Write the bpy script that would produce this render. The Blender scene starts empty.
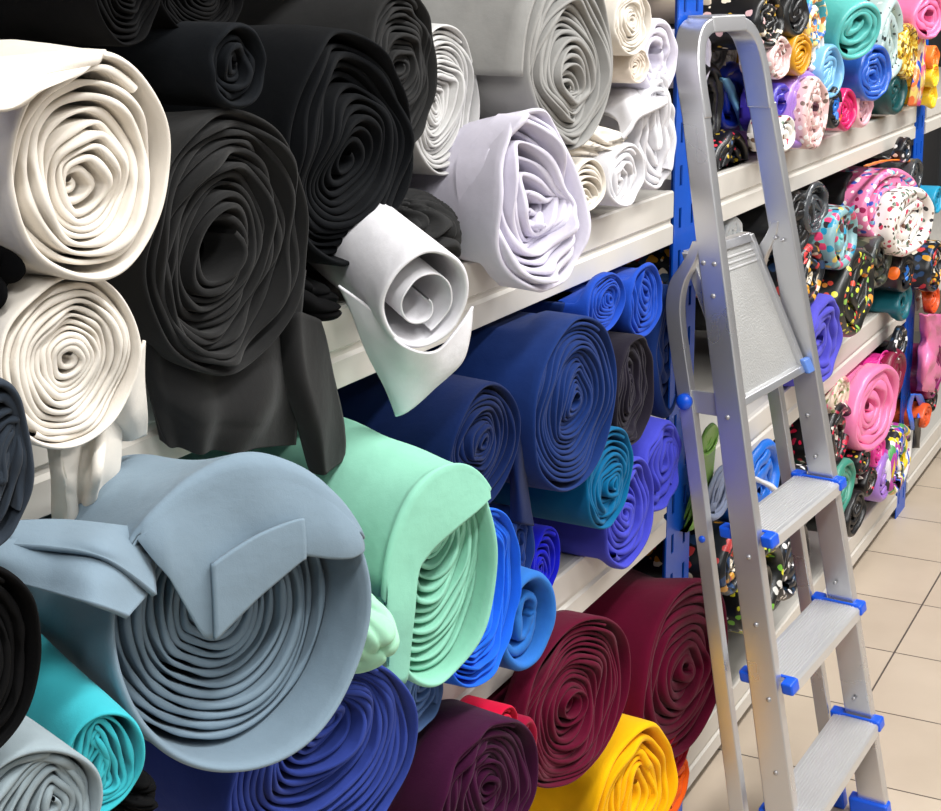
import bpy, math, random
import numpy as np
from mathutils import Vector

SC = bpy.context.scene
COL = SC.collection
PI = math.pi

# ------------------------------------------------------------------ camera
F_PX, PPX, PPY, HOR = 1581.0, 470.5, 261.0, -25.0
EYE = np.array([0.0, 0.0, 1.6])
PITCH = math.atan((PPY - HOR) / F_PX)
YAW = math.atan(820 / math.hypot(F_PX, PPY - HOR))
FW = np.array([math.cos(YAW) * math.cos(PITCH), math.sin(YAW) * math.cos(PITCH), -math.sin(PITCH)])
RT = np.array([math.sin(YAW), -math.cos(YAW), 0.0])
UP = np.cross(RT, FW)


def at(u, v, y):
    """the point of the place seen at photo pixel (u, v) that stands y metres into the room from the camera's line"""
    r = FW * F_PX + RT * (u - PPX) + UP * (PPY - v)
    return EYE + r * (y / r[1])


def px(p):
    q = np.asarray(p, float) - EYE
    return np.array([PPX + F_PX * (q @ RT) / (q @ FW), PPY - F_PX * (q @ UP) / (q @ FW)])


cam_d = bpy.data.cameras.new('camera')
cam = bpy.data.objects.new('camera', cam_d)
COL.objects.link(cam)
cam.location = EYE
cam.rotation_euler = (math.pi / 2 - PITCH, 0, YAW - math.pi / 2)
cam_d.sensor_fit = 'HORIZONTAL'
cam_d.sensor_width = 36.0
cam_d.lens = 36.0 * F_PX / 941
cam_d.shift_x = 0.0
cam_d.shift_y = -(405.5 - PPY) / 941
cam_d.clip_start = 0.05
SC.camera = cam

# ------------------------------------------------------------------ materials


def lin(c):
    return tuple((x / 12.92 if x <= 0.04045 else ((x + 0.055) / 1.055) ** 2.4) for x in (v / 255 for v in c))


MATS = {}


def new_mat(name):
    m = bpy.data.materials.new(name)
    m.use_nodes = True
    nt = m.node_tree
    b = nt.nodes['Principled BSDF']
    return m, nt, b


def nd(nt, t, **kw):
    n = nt.nodes.new(t)
    for k, v in kw.items():
        if k in n.inputs.keys():
            n.inputs[k].default_value = v
        else:
            setattr(n, k, v)
    return n


def cloth(key, rgb, rough=0.88, sheen=0.06, var=0.12, weave=900.0, bump=0.25):
    if key in MATS:
        return MATS[key]
    m, nt, b = new_mat('cloth_' + key)
    L = nt.links
    tc = nd(nt, 'ShaderNodeTexCoord')
    n1 = nd(nt, 'ShaderNodeTexNoise', Scale=9.0, Detail=4.0, Roughness=0.6)
    L.new(tc.outputs['Object'], n1.inputs['Vector'])
    c = lin(rgb)
    ramp = nd(nt, 'ShaderNodeValToRGB')
    ramp.color_ramp.elements[0].position = 0.3
    ramp.color_ramp.elements[1].position = 0.72
    ramp.color_ramp.elements[0].color = tuple(x * (1 - var) for x in c) + (1,)
    ramp.color_ramp.elements[1].color = tuple(min(1, x * (1 + var * 0.6)) for x in c) + (1,)
    L.new(n1.outputs['Fac'], ramp.inputs['Fac'])
    L.new(ramp.outputs['Color'], b.inputs['Base Color'])
    b.inputs['Roughness'].default_value = rough
    b.inputs['Specular IOR Level'].default_value = 0.12 if rough > 0.6 else 0.5
    b.inputs['Sheen Weight'].default_value = sheen
    b.inputs['Sheen Roughness'].default_value = 0.5
    n2 = nd(nt, 'ShaderNodeTexNoise', Scale=weave, Detail=2.0)
    n3 = nd(nt, 'ShaderNodeTexNoise', Scale=45.0, Detail=3.0)
    L.new(tc.outputs['Object'], n2.inputs['Vector'])
    L.new(tc.outputs['Object'], n3.inputs['Vector'])
    n4 = nd(nt, 'ShaderNodeTexNoise', Scale=8.0, Detail=2.5, Roughness=0.5, Distortion=0.25)
    L.new(tc.outputs['Object'], n4.inputs['Vector'])
    b3 = nd(nt, 'ShaderNodeBump', Strength=0.35, Distance=0.012)
    L.new(n4.outputs['Fac'], b3.inputs['Height'])
    b1 = nd(nt, 'ShaderNodeBump', Strength=bump, Distance=0.0006)
    b2 = nd(nt, 'ShaderNodeBump', Strength=0.35, Distance=0.003)
    L.new(n2.outputs['Fac'], b1.inputs['Height'])
    L.new(n3.outputs['Fac'], b2.inputs['Height'])
    L.new(b3.outputs['Normal'], b2.inputs['Normal'])
    L.new(b2.outputs['Normal'], b1.inputs['Normal'])
    L.new(b1.outputs['Normal'], b.inputs['Normal'])
    MATS[key] = m
    return m


def printed(key, base, cols, scale=60.0, size=0.42, rough=0.35, stretch=(1, 1, 1), warp=0.0, stripes=False):
    """a printed cloth: blobs of several colours on a base colour"""
    if key in MATS:
        return MATS[key]
    m, nt, b = new_mat('print_' + key)
    L = nt.links
    tc = nd(nt, 'ShaderNodeTexCoord')
    mp = nd(nt, 'ShaderNodeMapping')
    mp.inputs['Scale'].default_value = stretch
    L.new(tc.outputs['Object'], mp.inputs['Vector'])
    vec = mp.outputs['Vector']
    if warp:
        nz = nd(nt, 'ShaderNodeTexNoise', Scale=scale * 0.6, Detail=2.0)
        L.new(vec, nz.inputs['Vector'])
        ma = nd(nt, 'ShaderNodeVectorMath', operation='MULTIPLY_ADD')
        ma.inputs[1].default_value = (warp,) * 3
        L.new(nz.outputs['Color'], ma.inputs[0])
        L.new(vec, ma.inputs[2])
        vec = ma.outputs[0]
    vo = nd(nt, 'ShaderNodeTexVoronoi', Scale=scale)
    L.new(vec, vo.inputs['Vector'])
    lt = nd(nt, 'ShaderNodeMath', operation='LESS_THAN')
    lt.inputs[1].default_value = size
    L.new(vo.outputs['Distance'], lt.inputs[0])
    sep = nd(nt, 'ShaderNodeSeparateColor')
    L.new(vo.outputs['Color'], sep.inputs['Color'])
    ramp = nd(nt, 'ShaderNodeValToRGB')
    ramp.color_ramp.interpolation = 'CONSTANT'
    els = ramp.color_ramp.elements
    while len(els) < len(cols):
        els.new(0.5)
    for i, c in enumerate(cols):
        els[i].position = i / len(cols)
        els[i].color = lin(c) + (1,)
    if stripes:
        wv = nd(nt, 'ShaderNodeTexWave', Scale=scale * 0.12, Distortion=2.0)
        L.new(vec, wv.inputs['Vector'])
        L.new(wv.outputs['Fac'], ramp.inputs['Fac'])
    else:
        L.new(sep.outputs['Red'], ramp.inputs['Fac'])
    mx = nd(nt, 'ShaderNodeMix', data_type='RGBA')
    L.new(lt.outputs[0], mx.inputs['Factor'])
    mx.inputs['A'].default_value = lin(base) + (1,)
    L.new(ramp.outputs['Color'], mx.inputs['B'])
    L.new(mx.outputs['Result'], b.inputs['Base Color'])
    b.inputs['Roughness'].default_value = rough
    MATS[key] = m
    return m


def plain(key, rgb, rough=0.4, metal=0.0, bump=0.0, bscale=200.0, coat=0.0):
    if key in MATS:
        return MATS[key]
    m, nt, b = new_mat(key)
    L = nt.links
    tc = nd(nt, 'ShaderNodeTexCoord')
    n1 = nd(nt, 'ShaderNodeTexNoise', Scale=14.0, Detail=4.0)
    L.new(tc.outputs['Object'], n1.inputs['Vector'])
    mr = nd(nt, 'ShaderNodeMapRange')
    mr.inputs['To Min'].default_value = max(0, rough - 0.07)
    mr.inputs['To Max'].default_value = min(1, rough + 0.07)
    L.new(n1.outputs['Fac'], mr.inputs['Value'])
    L.new(mr.outputs['Result'], b.inputs['Roughness'])
    b.inputs['Base Color'].default_value = lin(rgb) + (1,)
    b.inputs['Metallic'].default_value = metal
    b.inputs['Coat Weight'].default_value = coat
    if bump:
        n2 = nd(nt, 'ShaderNodeTexNoise', Scale=bscale, Detail=2.0)
        L.new(tc.outputs['Object'], n2.inputs['Vector'])
        bp = nd(nt, 'ShaderNodeBump', Strength=bump, Distance=0.001)
        L.new(n2.outputs['Fac'], bp.inputs['Height'])
        L.new(bp.outputs['Normal'], b.inputs['Normal'])
    MATS[key] = m
    return m


def brushed(key, rgb, rough, stretch, metal=1.0):
    m, nt, b = new_mat(key)
    L = nt.links
    tc = nd(nt, 'ShaderNodeTexCoord')
    mp = nd(nt, 'ShaderNodeMapping')
    mp.inputs['Scale'].default_value = stretch
    b.inputs['Metallic'].default_value = metal
    n1 = nd(nt, 'ShaderNodeTexNoise', Scale=60.0, Detail=4.0)
    L.new(tc.outputs['Object'], mp.inputs['Vector'])
    L.new(mp.outputs['Vector'], n1.inputs['Vector'])
    n0 = nd(nt, 'ShaderNodeTexNoise', Scale=6.0, Detail=3.0)
    L.new(tc.outputs['Object'], n0.inputs['Vector'])
    mr = nd(nt, 'ShaderNodeMapRange')
    mr.inputs['To Min'].default_value = rough - 0.08
    mr.inputs['To Max'].default_value = rough + 0.14
    L.new(n0.outputs['Fac'], mr.inputs['Value'])
    L.new(mr.outputs['Result'], b.inputs['Roughness'])
    b.inputs['Base Color'].default_value = lin(rgb) + (1,)
    bp = nd(nt, 'ShaderNodeBump', Strength=0.12, Distance=0.0008)
    L.new(n1.outputs['Fac'], bp.inputs['Height'])
    L.new(bp.outputs['Normal'], b.inputs['Normal'])
    MATS[key] = m
    return m


# ------------------------------------------------------------------ mesh helpers


def link(name, verts, faces, mat, parent=None, origin=(0, 0, 0), smooth=True, props=None):
    """one mesh object; verts are in world metres"""
    o3 = np.asarray(origin, float)
    v = np.asarray(verts, float) - o3
    me = bpy.data.meshes.new(name)
    me.from_pydata(v.tolist(), [], [list(map(int, f)) for f in faces])
    me.materials.append(mat)
    if smooth:
        me.polygons.foreach_set('use_smooth', np.ones(len(me.polygons), dtype=bool))
    me.update()
    import bmesh
    bm = bmesh.new()
    bm.from_mesh(me)
    bmesh.ops.recalc_face_normals(bm, faces=bm.faces)
    bm.to_mesh(me)
    bm.free()
    o = bpy.data.objects.new(name, me)
    COL.objects.link(o)
    if parent is not None:
        o.parent = parent
        if parent.parent is not None:
            o.location = Vector(o3) - parent.location - parent.parent.location
        else:
            o.location = Vector(o3) - parent.location
    else:
        o.location = o3
    if props:
        for k, val in props.items():
            o[k] = val
    return o


def grid_faces(n, m, wrap_n=False, wrap_m=False):
    i = np.arange(n if wrap_n else n - 1)
    j = np.arange(m if wrap_m else m - 1)
    I, J = np.meshgrid(i, j, indexing='ij')
    I2, J2 = (I + 1) % n, (J + 1) % m
    return np.stack([I * m + J, I2 * m + J, I2 * m + J2, I * m + J2], -1).reshape(-1, 4)


class MB:
    """collects boxes and prisms into ONE mesh"""

    def __init__(self):
        self.v, self.f = [], []

    def add(self, verts, faces):
        b = len(self.v)
        self.v += [tuple(map(float, p)) for p in verts]
        self.f += [tuple(b + int(i) for i in f) for f in faces]

    def box8(self, c8):
        self.add(c8, [(0, 1, 3, 2), (4, 6, 7, 5), (0, 4, 5, 1), (2, 3, 7, 6), (0, 2, 6, 4), (1, 5, 7, 3)])

    def box(self, x0, x1, y0, y1, z0, z1, fn=None):
        c = [(x, y, z) for x in (x0, x1) for y in (y0, y1) for z in (z0, z1)]
        self.box8([fn(*p) for p in c] if fn else c)

    def sweep(self, rings, closed=False):
        n, m = len(rings), len(rings[0])
        v = [p for r in rings for p in r]
        f = [tuple(q) for q in grid_faces(n, m, closed, True)]
        if not closed:
            f.append(tuple(range(m)))
            f.append(tuple((n - 1) * m + k for k in range(m - 1, -1, -1)))
        self.add(v, f)

    def build(self, name, mat, parent=None, origin=(0, 0, 0), smooth=False, bevel=0.0, props=None):
        o = link(name, self.v, self.f, mat, parent, origin, smooth, props)
        if bevel:
            md = o.modifiers.new('bevel', 'BEVEL')
            md.width = bevel
            md.segments = 2
            md.limit_method = 'ANGLE'
            for p in o.data.polygons:
                p.use_smooth = True
            md2 = o.modifiers.new('wn', 'WEIGHTED_NORMAL')
            md2.keep_sharp = True
        return o


def thing(name, label, cat, loc, group=None):
    o = bpy.data.objects.new(name, None)
    COL.objects.link(o)
    o.location = loc
    o.empty_display_size = 0.05
    o['label'] = label
    o['category'] = cat
    if group:
        o['group'] = group
    return o


# ------------------------------------------------------------------ the shelf levels
FRONT = 0.915                     # the shelf fronts stand this far from the camera's line
TOPS = (1.234, 0.700, 0.135)      # upper faces of the three shelves
POSTS = (0.50, 2.572, 4.590, 6.60)


CEIL = {1.234: 1.69, 0.70: 1.126, 0.135: 0.592}


def rest(P, deck):
    """cloth lies on its shelf, hangs over the front edge and keeps under the shelf above"""
    if deck is None:
        return P
    y, z = P[..., 1], P[..., 2]
    k = np.clip((y - (FRONT - 0.030)) / 0.012, 0, 1)
    k = k * k * (3 - 2 * k)
    zz = np.minimum(np.maximum(z, deck + 0.004), CEIL[deck])
    P[..., 2] = z + (zz - z) * k
    return P


def snoise(rs, n, freq):
    """a smooth field of summed sines on 2-D/3-D points"""
    W = rs.normal(size=(n, 3)) * freq
    ph = rs.uniform(0, 2 * PI, n)
    a = rs.uniform(0.5, 1.0, n)
    a /= np.sqrt((a ** 2).sum() / 2)

    def fn(p):
        return np.tensordot(np.sin(p @ W.T + ph), a, axes=([-1], [0])) * 0.7
    return fn


ROLLN = [0]


def fabric_roll(label, u, v, w, h, y, mat, yaw=0.0, pitch=0.0, length=0.55, turns=9, seed=None, f0=0.07, recess=0.004,
                crumple=0.16, harm=(), centre=(0.0, 0.0), wrinkle=0.018, deck=1.234, group=None, seg=None, ragged=0.006,
                cat='fabric roll', name='fabric_roll', coil_mat=None, fill=0.92, taper=0.0, flare=0.0, wrap_th=None, depth=0.05, turn_k=1.55, core_k=0.5):
    """a rolled-up length of cloth whose end face is seen at pixel (u, v), w x h pixels wide and high"""
    ROLLN[0] += 1
    rs = np.random.RandomState(seed if seed is not None else ROLLN[0] * 7 + 3)
    ps, pp = math.radians(yaw), math.radians(pitch)
    ax = np.array([-math.sin(ps) * math.cos(pp), math.cos(ps) * math.cos(pp), math.sin(pp)])   # into the shelf
    lx = np.array([math.cos(ps), math.sin(ps), 0.0])
    lz = np.cross(lx, ax)
    c = at(u, v, y)
    rx = 0.5 * w / (abs(px(c + lx * 0.05)[0] - px(c - lx * 0.05)[0]) / 0.1)
    rz = 0.5 * h / (abs(px(c + lz * 0.05)[1] - px(c - lz * 0.05)[1]) / 0.1)
    rx = min(max(rx, 0.45 * rz), 1.7 * rz)
    turns = turns * turn_k if turns > 3 else turns
    ee = 1.0 + 0.55 * (1 - f0) / turns + 0.42 * fill * (1 - f0) / turns
    rx, rz = rx / ee, rz / ee
    rm = 0.5 * (rx + rz)
    ragged = ragged * min(1.0, rm / 0.095)
    if seg is None:
        seg = 88 if h > 120 else (64 if h > 60 else 40)
    hm = [(k, rs.uniform(-1, 1) * wrinkle * 0.9 / k ** 0.5, rs.uniform(0, 2 * PI)) for k in (2, 3, 4, 5)] + list(harm)

    def R(t):
        q = 1.0 + sum(a * np.cos(k * t + p) for k, a, p in hm)
        return q
    n1, n2 = snoise(rs, 5, 1.25), snoise(rs, 5, 1.25)
    n3, n4 = snoise(rs, 6, 4.5), snoise(rs, 6, 4.5)
    nth, nyf = snoise(rs, 6, 5.0), snoise(rs, 6, 4.0)
    nb = snoise(rs, 8, 1.0)
    cen = np.array(centre, float)

    def to_world(x, z, yy):
        return c + x[..., None] * lx + z[..., None] * lz + yy[..., None] * ax
    pitch_r = (1 - f0) / turns

    def plane(tau, f):
        th = -2 * PI * tau + 0.7
        X = f * R(th) * np.cos(th)
        Z = f * R(th) * np.sin(th)
        q = np.stack([X, Z, f * 0.6], -1)
        k = crumple * np.clip(1 - f ** 2.2, 0, 1)
        kc = crumple * core_k * np.clip(1 - f / 0.75, 0, 1)
        X = X + k * n1(q) + kc * n3(q) + cen[0] * (1 - f)
        Z = Z + k * n2(q) + kc * n4(q) + cen[1] * (1 - f)
        return X * rx, Z * rz
    # --- coil
    M = int(seg * turns)
    # finer spacing outside, coarser inside
    s = np.linspace(0, 1, M)
    tau = turns * (s ** 0.72) * 0.965
    f = f0 + pitch_r * tau
    X, Z = plane(tau, f)
    dX, dZ = np.gradient(X), np.gradient(Z)
    ln = np.hypot(dX, dZ) + 1e-9
    nx, nz = dZ / ln, -dX / ln
    q = np.stack([np.cos(2 * PI * tau) * f, np.sin(2 * PI * tau) * f, tau * 0.35], -1)
    half = 0.5 * fill * pitch_r * rm * np.clip(0.86 + 0.30 * nth(q * 1.4), 0.40, 1.12)
    yf = recess + ragged * nyf(q * 0.9) + 0.6 * ragged * (rs.uniform(-1, 1, int(turns) + 3)[np.clip(np.round(tau).astype(int), 0, int(turns) + 2)] * np.abs(np.cos(PI * tau))) + 0.35 * ragged * (1 - f) * 3
    prof = [(1.0, depth), (1.0, 1.0), (0.92, 0.45), (0.55, 0.1), (0.0, 0.0), (-0.55, 0.1), (-0.92, 0.45), (-1.0, 1.0), (-1.0, depth)]
    V = []
    for a, b in prof:
        off = half * a
        yy = yf + (b if b == depth else b * np.minimum(half, 0.006))
        V.append(to_world(X + nx * off, Z + nz * off, yy))
    V = np.stack(V, 1)
    V = rest(V, deck)
    faces = grid_faces(M, len(prof))
    base = c - lz * rz
    t = thing(name, label, cat, tuple(np.round(base, 5)), group)
    link('inner_coil', V.reshape(-1, 3), faces, coil_mat or mat, t, base)
    # --- outer wrap: a closed sleeve of cloth that runs back into the shelf
    K = max(48, int(seg * 1.3))
    th = np.linspace(0, 2 * PI, K, endpoint=False)
    wt = wrap_th or 0.42 * fill * pitch_r * rm
    ys = np.concatenate([np.linspace(0.001, 0.06, 7), np.linspace(0.06, length, 16)[1:]])
    e = 1.0 + 0.55 * pitch_r

    def ring(yy, off, yo=None):
        fl = 1.0 + flare * np.exp(-yy / 0.05) - taper * np.clip(yy / length, 0, 1)
        g = np.stack([2.2 * np.cos(th), 2.2 * np.sin(th), np.full(K, yy * 16.0)], -1)
        rr = R(th) * e * fl * (1 + wrinkle * nb(g) * (0.4 + 1.3 * min(1.0, yy / 0.1)))
        x = rr * np.cos(th) * (rx + off)
        z = rr * np.sin(th) * (rz + off)
        gy = 0.5 * ragged * nyf(np.stack([np.cos(th), np.sin(th), np.zeros(K)], -1))
        return to_world(x, z, np.full(K, yy) + gy * math.exp(-yy / 0.05))
    rings = [ring(max(0.03, depth * 0.8) + recess, -wt), ring(0.012, -wt), ring(wt * 0.6, -wt * 0.75), ring(0.0, -wt * 0.25),
             ring(0.0, wt * 0.25), ring(wt * 0.6, wt * 0.75)]
    rings += [ring(yy + wt, wt) for yy in ys]
    # back end
    last = rings[-1]
    mid = last.mean(0)
    rings += [mid + (last - mid) * 0.5, mid + (last - mid) * 0.02]
    W = rest(np.stack(rings, 0), deck)
    link('outer_wrap', W.reshape(-1, 3), grid_faces(len(rings), K, False, True), mat, t, base)
    t_info = dict(c=c, lx=lx, lz=lz, ax=ax, rx=rx * e, rz=rz * e, R=R, wt=wt, base=base, mat=mat, taper=taper, length=length, deck=deck)
    return t, t_info


def catmull(P, n):
    """P: (k, ...) control points -> n samples"""
    P = np.asarray(P, float)
    k = len(P)
    if k == 2:
        s = np.linspace(0, 1, n).reshape((-1,) + (1,) * (P.ndim - 1))
        return P[0] * (1 - s) + P[1] * s
    E = np.concatenate([[2 * P[0] - P[1]], P, [2 * P[-1] - P[-2]]])
    s = np.linspace(0, k - 1, n)
    i = np.minimum(s.astype(int), k - 2)
    t = (s - i).reshape((-1,) + (1,) * (P.ndim - 1))
    p0, p1, p2, p3 = E[i], E[i + 1], E[i + 2], E[i + 3]
    return 0.5 * (2 * p1 + (p2 - p0) * t + (2 * p0 - 5 * p1 + 4 * p2 - p3) * t * t + (3 * p1 - p0 - 3 * p2 + p3) * t ** 3)


def sheet(name, mat, grid, parent=None, origin=None, thick=0.003, n=40, m=40, wr=0.002, seed=1, world=False, props=None, fold=None):
    """a hanging or folded piece of cloth with thickness; grid holds rows of (u, v, y)"""
    G = np.array([[p if world else at(*p) for p in row] for row in grid], float)
    G = catmull(G, n)
    G = np.swapaxes(catmull(np.swapaxes(G, 0, 1), m), 0, 1)
    du = np.gradient(G, axis=0)
    dv = np.gradient(G, axis=1)
    N = np.cross(du, dv)
    N /= np.linalg.norm(N, axis=-1, keepdims=True) + 1e-12
    rs = np.random.RandomState(seed)
    fn = snoise(rs, 7, 38.0)
    d = wr * fn(G)
    if fold:
        amp, cyc, axis, ph = fold
        s = np.linspace(0, 1, n)[:, None] if axis == 0 else np.linspace(0, 1, m)[None, :]
        d = d + amp * np.sin(2 * PI * cyc * s + ph + 1.4 * fn(G * 0.5))
    A = G + N * (d + thick * 0.5)[..., None]
    B = G + N * (d - thick * 0.5)[..., None]
    V = np.concatenate([A.reshape(-1, 3), B.reshape(-1, 3)])
    f1 = grid_faces(n, m)
    K = n * m
    f2 = f1[:, ::-1] + K
    idx = np.arange(K).reshape(n, m)
    edge = np.concatenate([idx[0, :], idx[1:, -1], idx[-1, ::-1][1:], idx[::-1, 0][1:]])
    e1 = edge[:-1]
    e2 = edge[1:]
    f3 = np.stack([e1, e2, e2 + K, e1 + K], -1)
    faces = np.concatenate([f1, f2, f3])
    if origin is None:
        origin = G.reshape(-1, 3).mean(0) if parent is None else np.array(parent.location)
    return link(name, V, faces, mat, parent, origin, True, props)


def wad(label, u, v, w, h, y, mat, depth=0.16, seed=1, amp=0.28, freq=3.2, name='crumpled_cloth', cat='cloth', deck=1.234, group=None, stretch=(1, 1, 1), yaw=0):
    """a crumpled bundle of cloth with ridged folds"""
    c = at(u, v, y)
    ps = math.radians(yaw)
    lx = np.array([math.cos(ps), math.sin(ps), 0.0])
    ay = np.array([-math.sin(ps), math.cos(ps), 0.0])
    lz = np.array([0, 0, 1.0])
    rx = 0.5 * w / (abs(px(c + lx * 0.05)[0] - px(c - lx * 0.05)[0]) / 0.1)
    rz = 0.5 * h / (abs(px(c + lz * 0.05)[1] - px(c - lz * 0.05)[1]) / 0.1)
    rx = min(rx, 2.2 * rz)
    n, m = (150, 110) if h > 55 else (72, 48)
    a = np.linspace(0, 2 * PI, n, endpoint=False)
    b = np.linspace(0.01, PI - 0.01, m)
    A, B = np.meshgrid(a, b, indexing='ij')
    D = np.stack([np.sin(B) * np.cos(A), np.sin(B) * np.sin(A), np.cos(B)], -1)
    rs = np.random.RandomState(seed)
    w1, w2, w3 = snoise(rs, 5, 1.8), snoise(rs, 5, 1.8), snoise(rs, 5, 1.8)
    Wp = np.stack([w1(D), w2(D), w3(D)], -1) * 0.55 + D
    k1 = rs.normal(size=3) * np.array(stretch)
    k1 /= np.linalg.norm(k1)
    k2 = rs.normal(size=3) * np.array(stretch)
    k2 /= np.linalg.norm(k2)
    r1 = np.abs(np.sin(Wp @ k1 * freq * 1.5))
    r2 = np.abs(np.sin(Wp @ k2 * freq * 2.6 + 1.0))
    rr = 1.0 - amp * (1 - r1) ** 1.6 - amp * 0.5 * (1 - r2) ** 1.8 + 0.10 * snoise(rs, 6, 2.4)(D)
    P = D * rr[..., None]
    V = c + P[..., 0:1] * rx * lx + P[..., 1:2] * depth * ay + P[..., 2:3] * rz * lz
    V = V + ay * (depth * 0.75)
    V = rest(V, deck)
    f = grid_faces(n, m, True, False)
    V = V.reshape(-1, 3)
    K = len(V)
    Vc = np.concatenate([V, V.reshape(n, m, 3)[:, 0].mean(0)[None], V.reshape(n, m, 3)[:, -1].mean(0)[None]])
    tri = [(i * m, ((i + 1) % n) * m, K) for i in range(n)] + [(((i + 1) % n) * m + m - 1, i * m + m - 1, K + 1) for i in range(n)]
    props = dict(label=label, category=cat)
    if group:
        props['group'] = group
    return link(name, Vc, list(map(tuple, f)) + tri, mat, None, c - lz * rz, True, props)


def shell_flap(name, info, mat, parent, a0, a1, y0, y1, off0=0.004, off1=0.012, thick=0.004, n=40, m=24, wr=0.002, seed=3, wav=0.0, deck=None):
    """a loose outer layer lying round a roll from angle a0 to a1 (degrees), from y0 to y1 along it"""
    rs = np.random.RandomState(seed)
    A = np.radians(np.linspace(a0, a1, n))
    Yy = np.linspace(y0, y1, m)
    fn = snoise(rs, 7, 30.0)
    rows = []
    for i, t in enumerate(A):
        s = i / (n - 1)
        off = off0 + (off1 - off0) * s ** 1.5
        yv = Yy + wav * math.sin(5.1 * s * PI) * (1 - np.linspace(0, 1, m))
        rr = info['R'](t)
        x = rr * math.cos(t) * info['rx'] + off * math.cos(t)
        z = rr * math.sin(t) * info['rz'] + off * math.sin(t)
        rows.append(info['c'] + x * info['lx'] + z * info['lz'] + yv[:, None] * info['ax'])
    return sheet(name, mat, rest(np.array(rows), info['deck']), parent, info['base'], thick, n, m, wr, seed, world=True)



def hood(name, info, mat, parent, spec, back=0.45, off=0.006, thick=0.004, m=60, wr=0.0015, seed=2, fwd=0.012, lean=0.0, band=None, bands_name='hem_band'):
    """a loose top layer that runs forward over a roll and droops over its end face; spec: (pixel x on the rim, pixel y down to which it droops)"""
    th = np.radians(np.linspace(5, 178, 200))
    rim = [info['c'] + info['R'](t) * ((info['rx'] + off + info['wt']) * math.cos(t) * info['lx'] + (info['rz'] + off + info['wt']) * math.sin(t) * info['lz']) for t in th]
    rx_ = np.array([px(p)[0] for p in rim])
    sp = np.array(spec, float)
    us = np.linspace(sp[0, 0], sp[-1, 0], m)
    dr = np.interp(us, sp[:, 0], sp[:, 1])
    ker = np.array([1, 2, 3, 2, 1]) / 9.0
    dr = np.convolve(np.pad(dr, 2, mode='edge'), ker, mode='valid')
    order = np.argsort(rx_)
    rows = []
    for u_, d_ in zip(us, dr):
        t = float(np.interp(u_, rx_[order], th[order]))
        d0 = info['R'](t) * (info['rx'] * math.cos(t) * info['lx'] + info['rz'] * math.sin(t) * info['lz'])
        nrm = math.cos(t) * info['lx'] + math.sin(t) * info['lz']
        p0 = info['c'] + d0 + nrm * (off + info['wt'])
        sc_ = np.linalg.norm(p0 - EYE) / F_PX
        D = max(3.0, d_ - px(p0)[1]) * sc_
        pts = [p0 - d0 * info['taper'] * min(1.0, back * (1 - k) ** 1.3 / info['length']) + info['ax'] * (back * (1 - k) ** 1.3) + nrm * 0.004 * math.sin(9 * k + u_ * 0.02) for k in np.linspace(0, 1, 26)]
        e = min(0.3 * fwd + 0.0035, 0.3 * D + 0.002)
        q1 = p0 - info['ax'] * e * 0.8 - nrm * e * 0.25
        pts += [q1]
        dn = np.array([0, 0, -1.0]) - info['lx'] * lean
        for k in np.linspace(0.08, 1, 16):
            pts.append(q1 - nrm * 0.003 + dn * D * k - info['ax'] * fwd * math.sin(k * PI * 0.6) * min(1, D / 0.05))
        rows.append(pts)
    rows = rest(np.array(rows), info['deck'])
    if band:
        b0, b1, k0 = band
        sel = (us >= b0) & (us <= b1)
        sub = rows[sel][:, -k0:] - info['ax'] * 0.0065
        sheet(bands_name, mat, sub, parent, info['base'], thick, int(sel.sum()), 24, 0.0005, seed + 1, world=True)
    return sheet(name, mat, rows, parent, info['base'], thick, m, 60, wr, seed, world=True)

# ------------------------------------------------------------------ the setting


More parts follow.
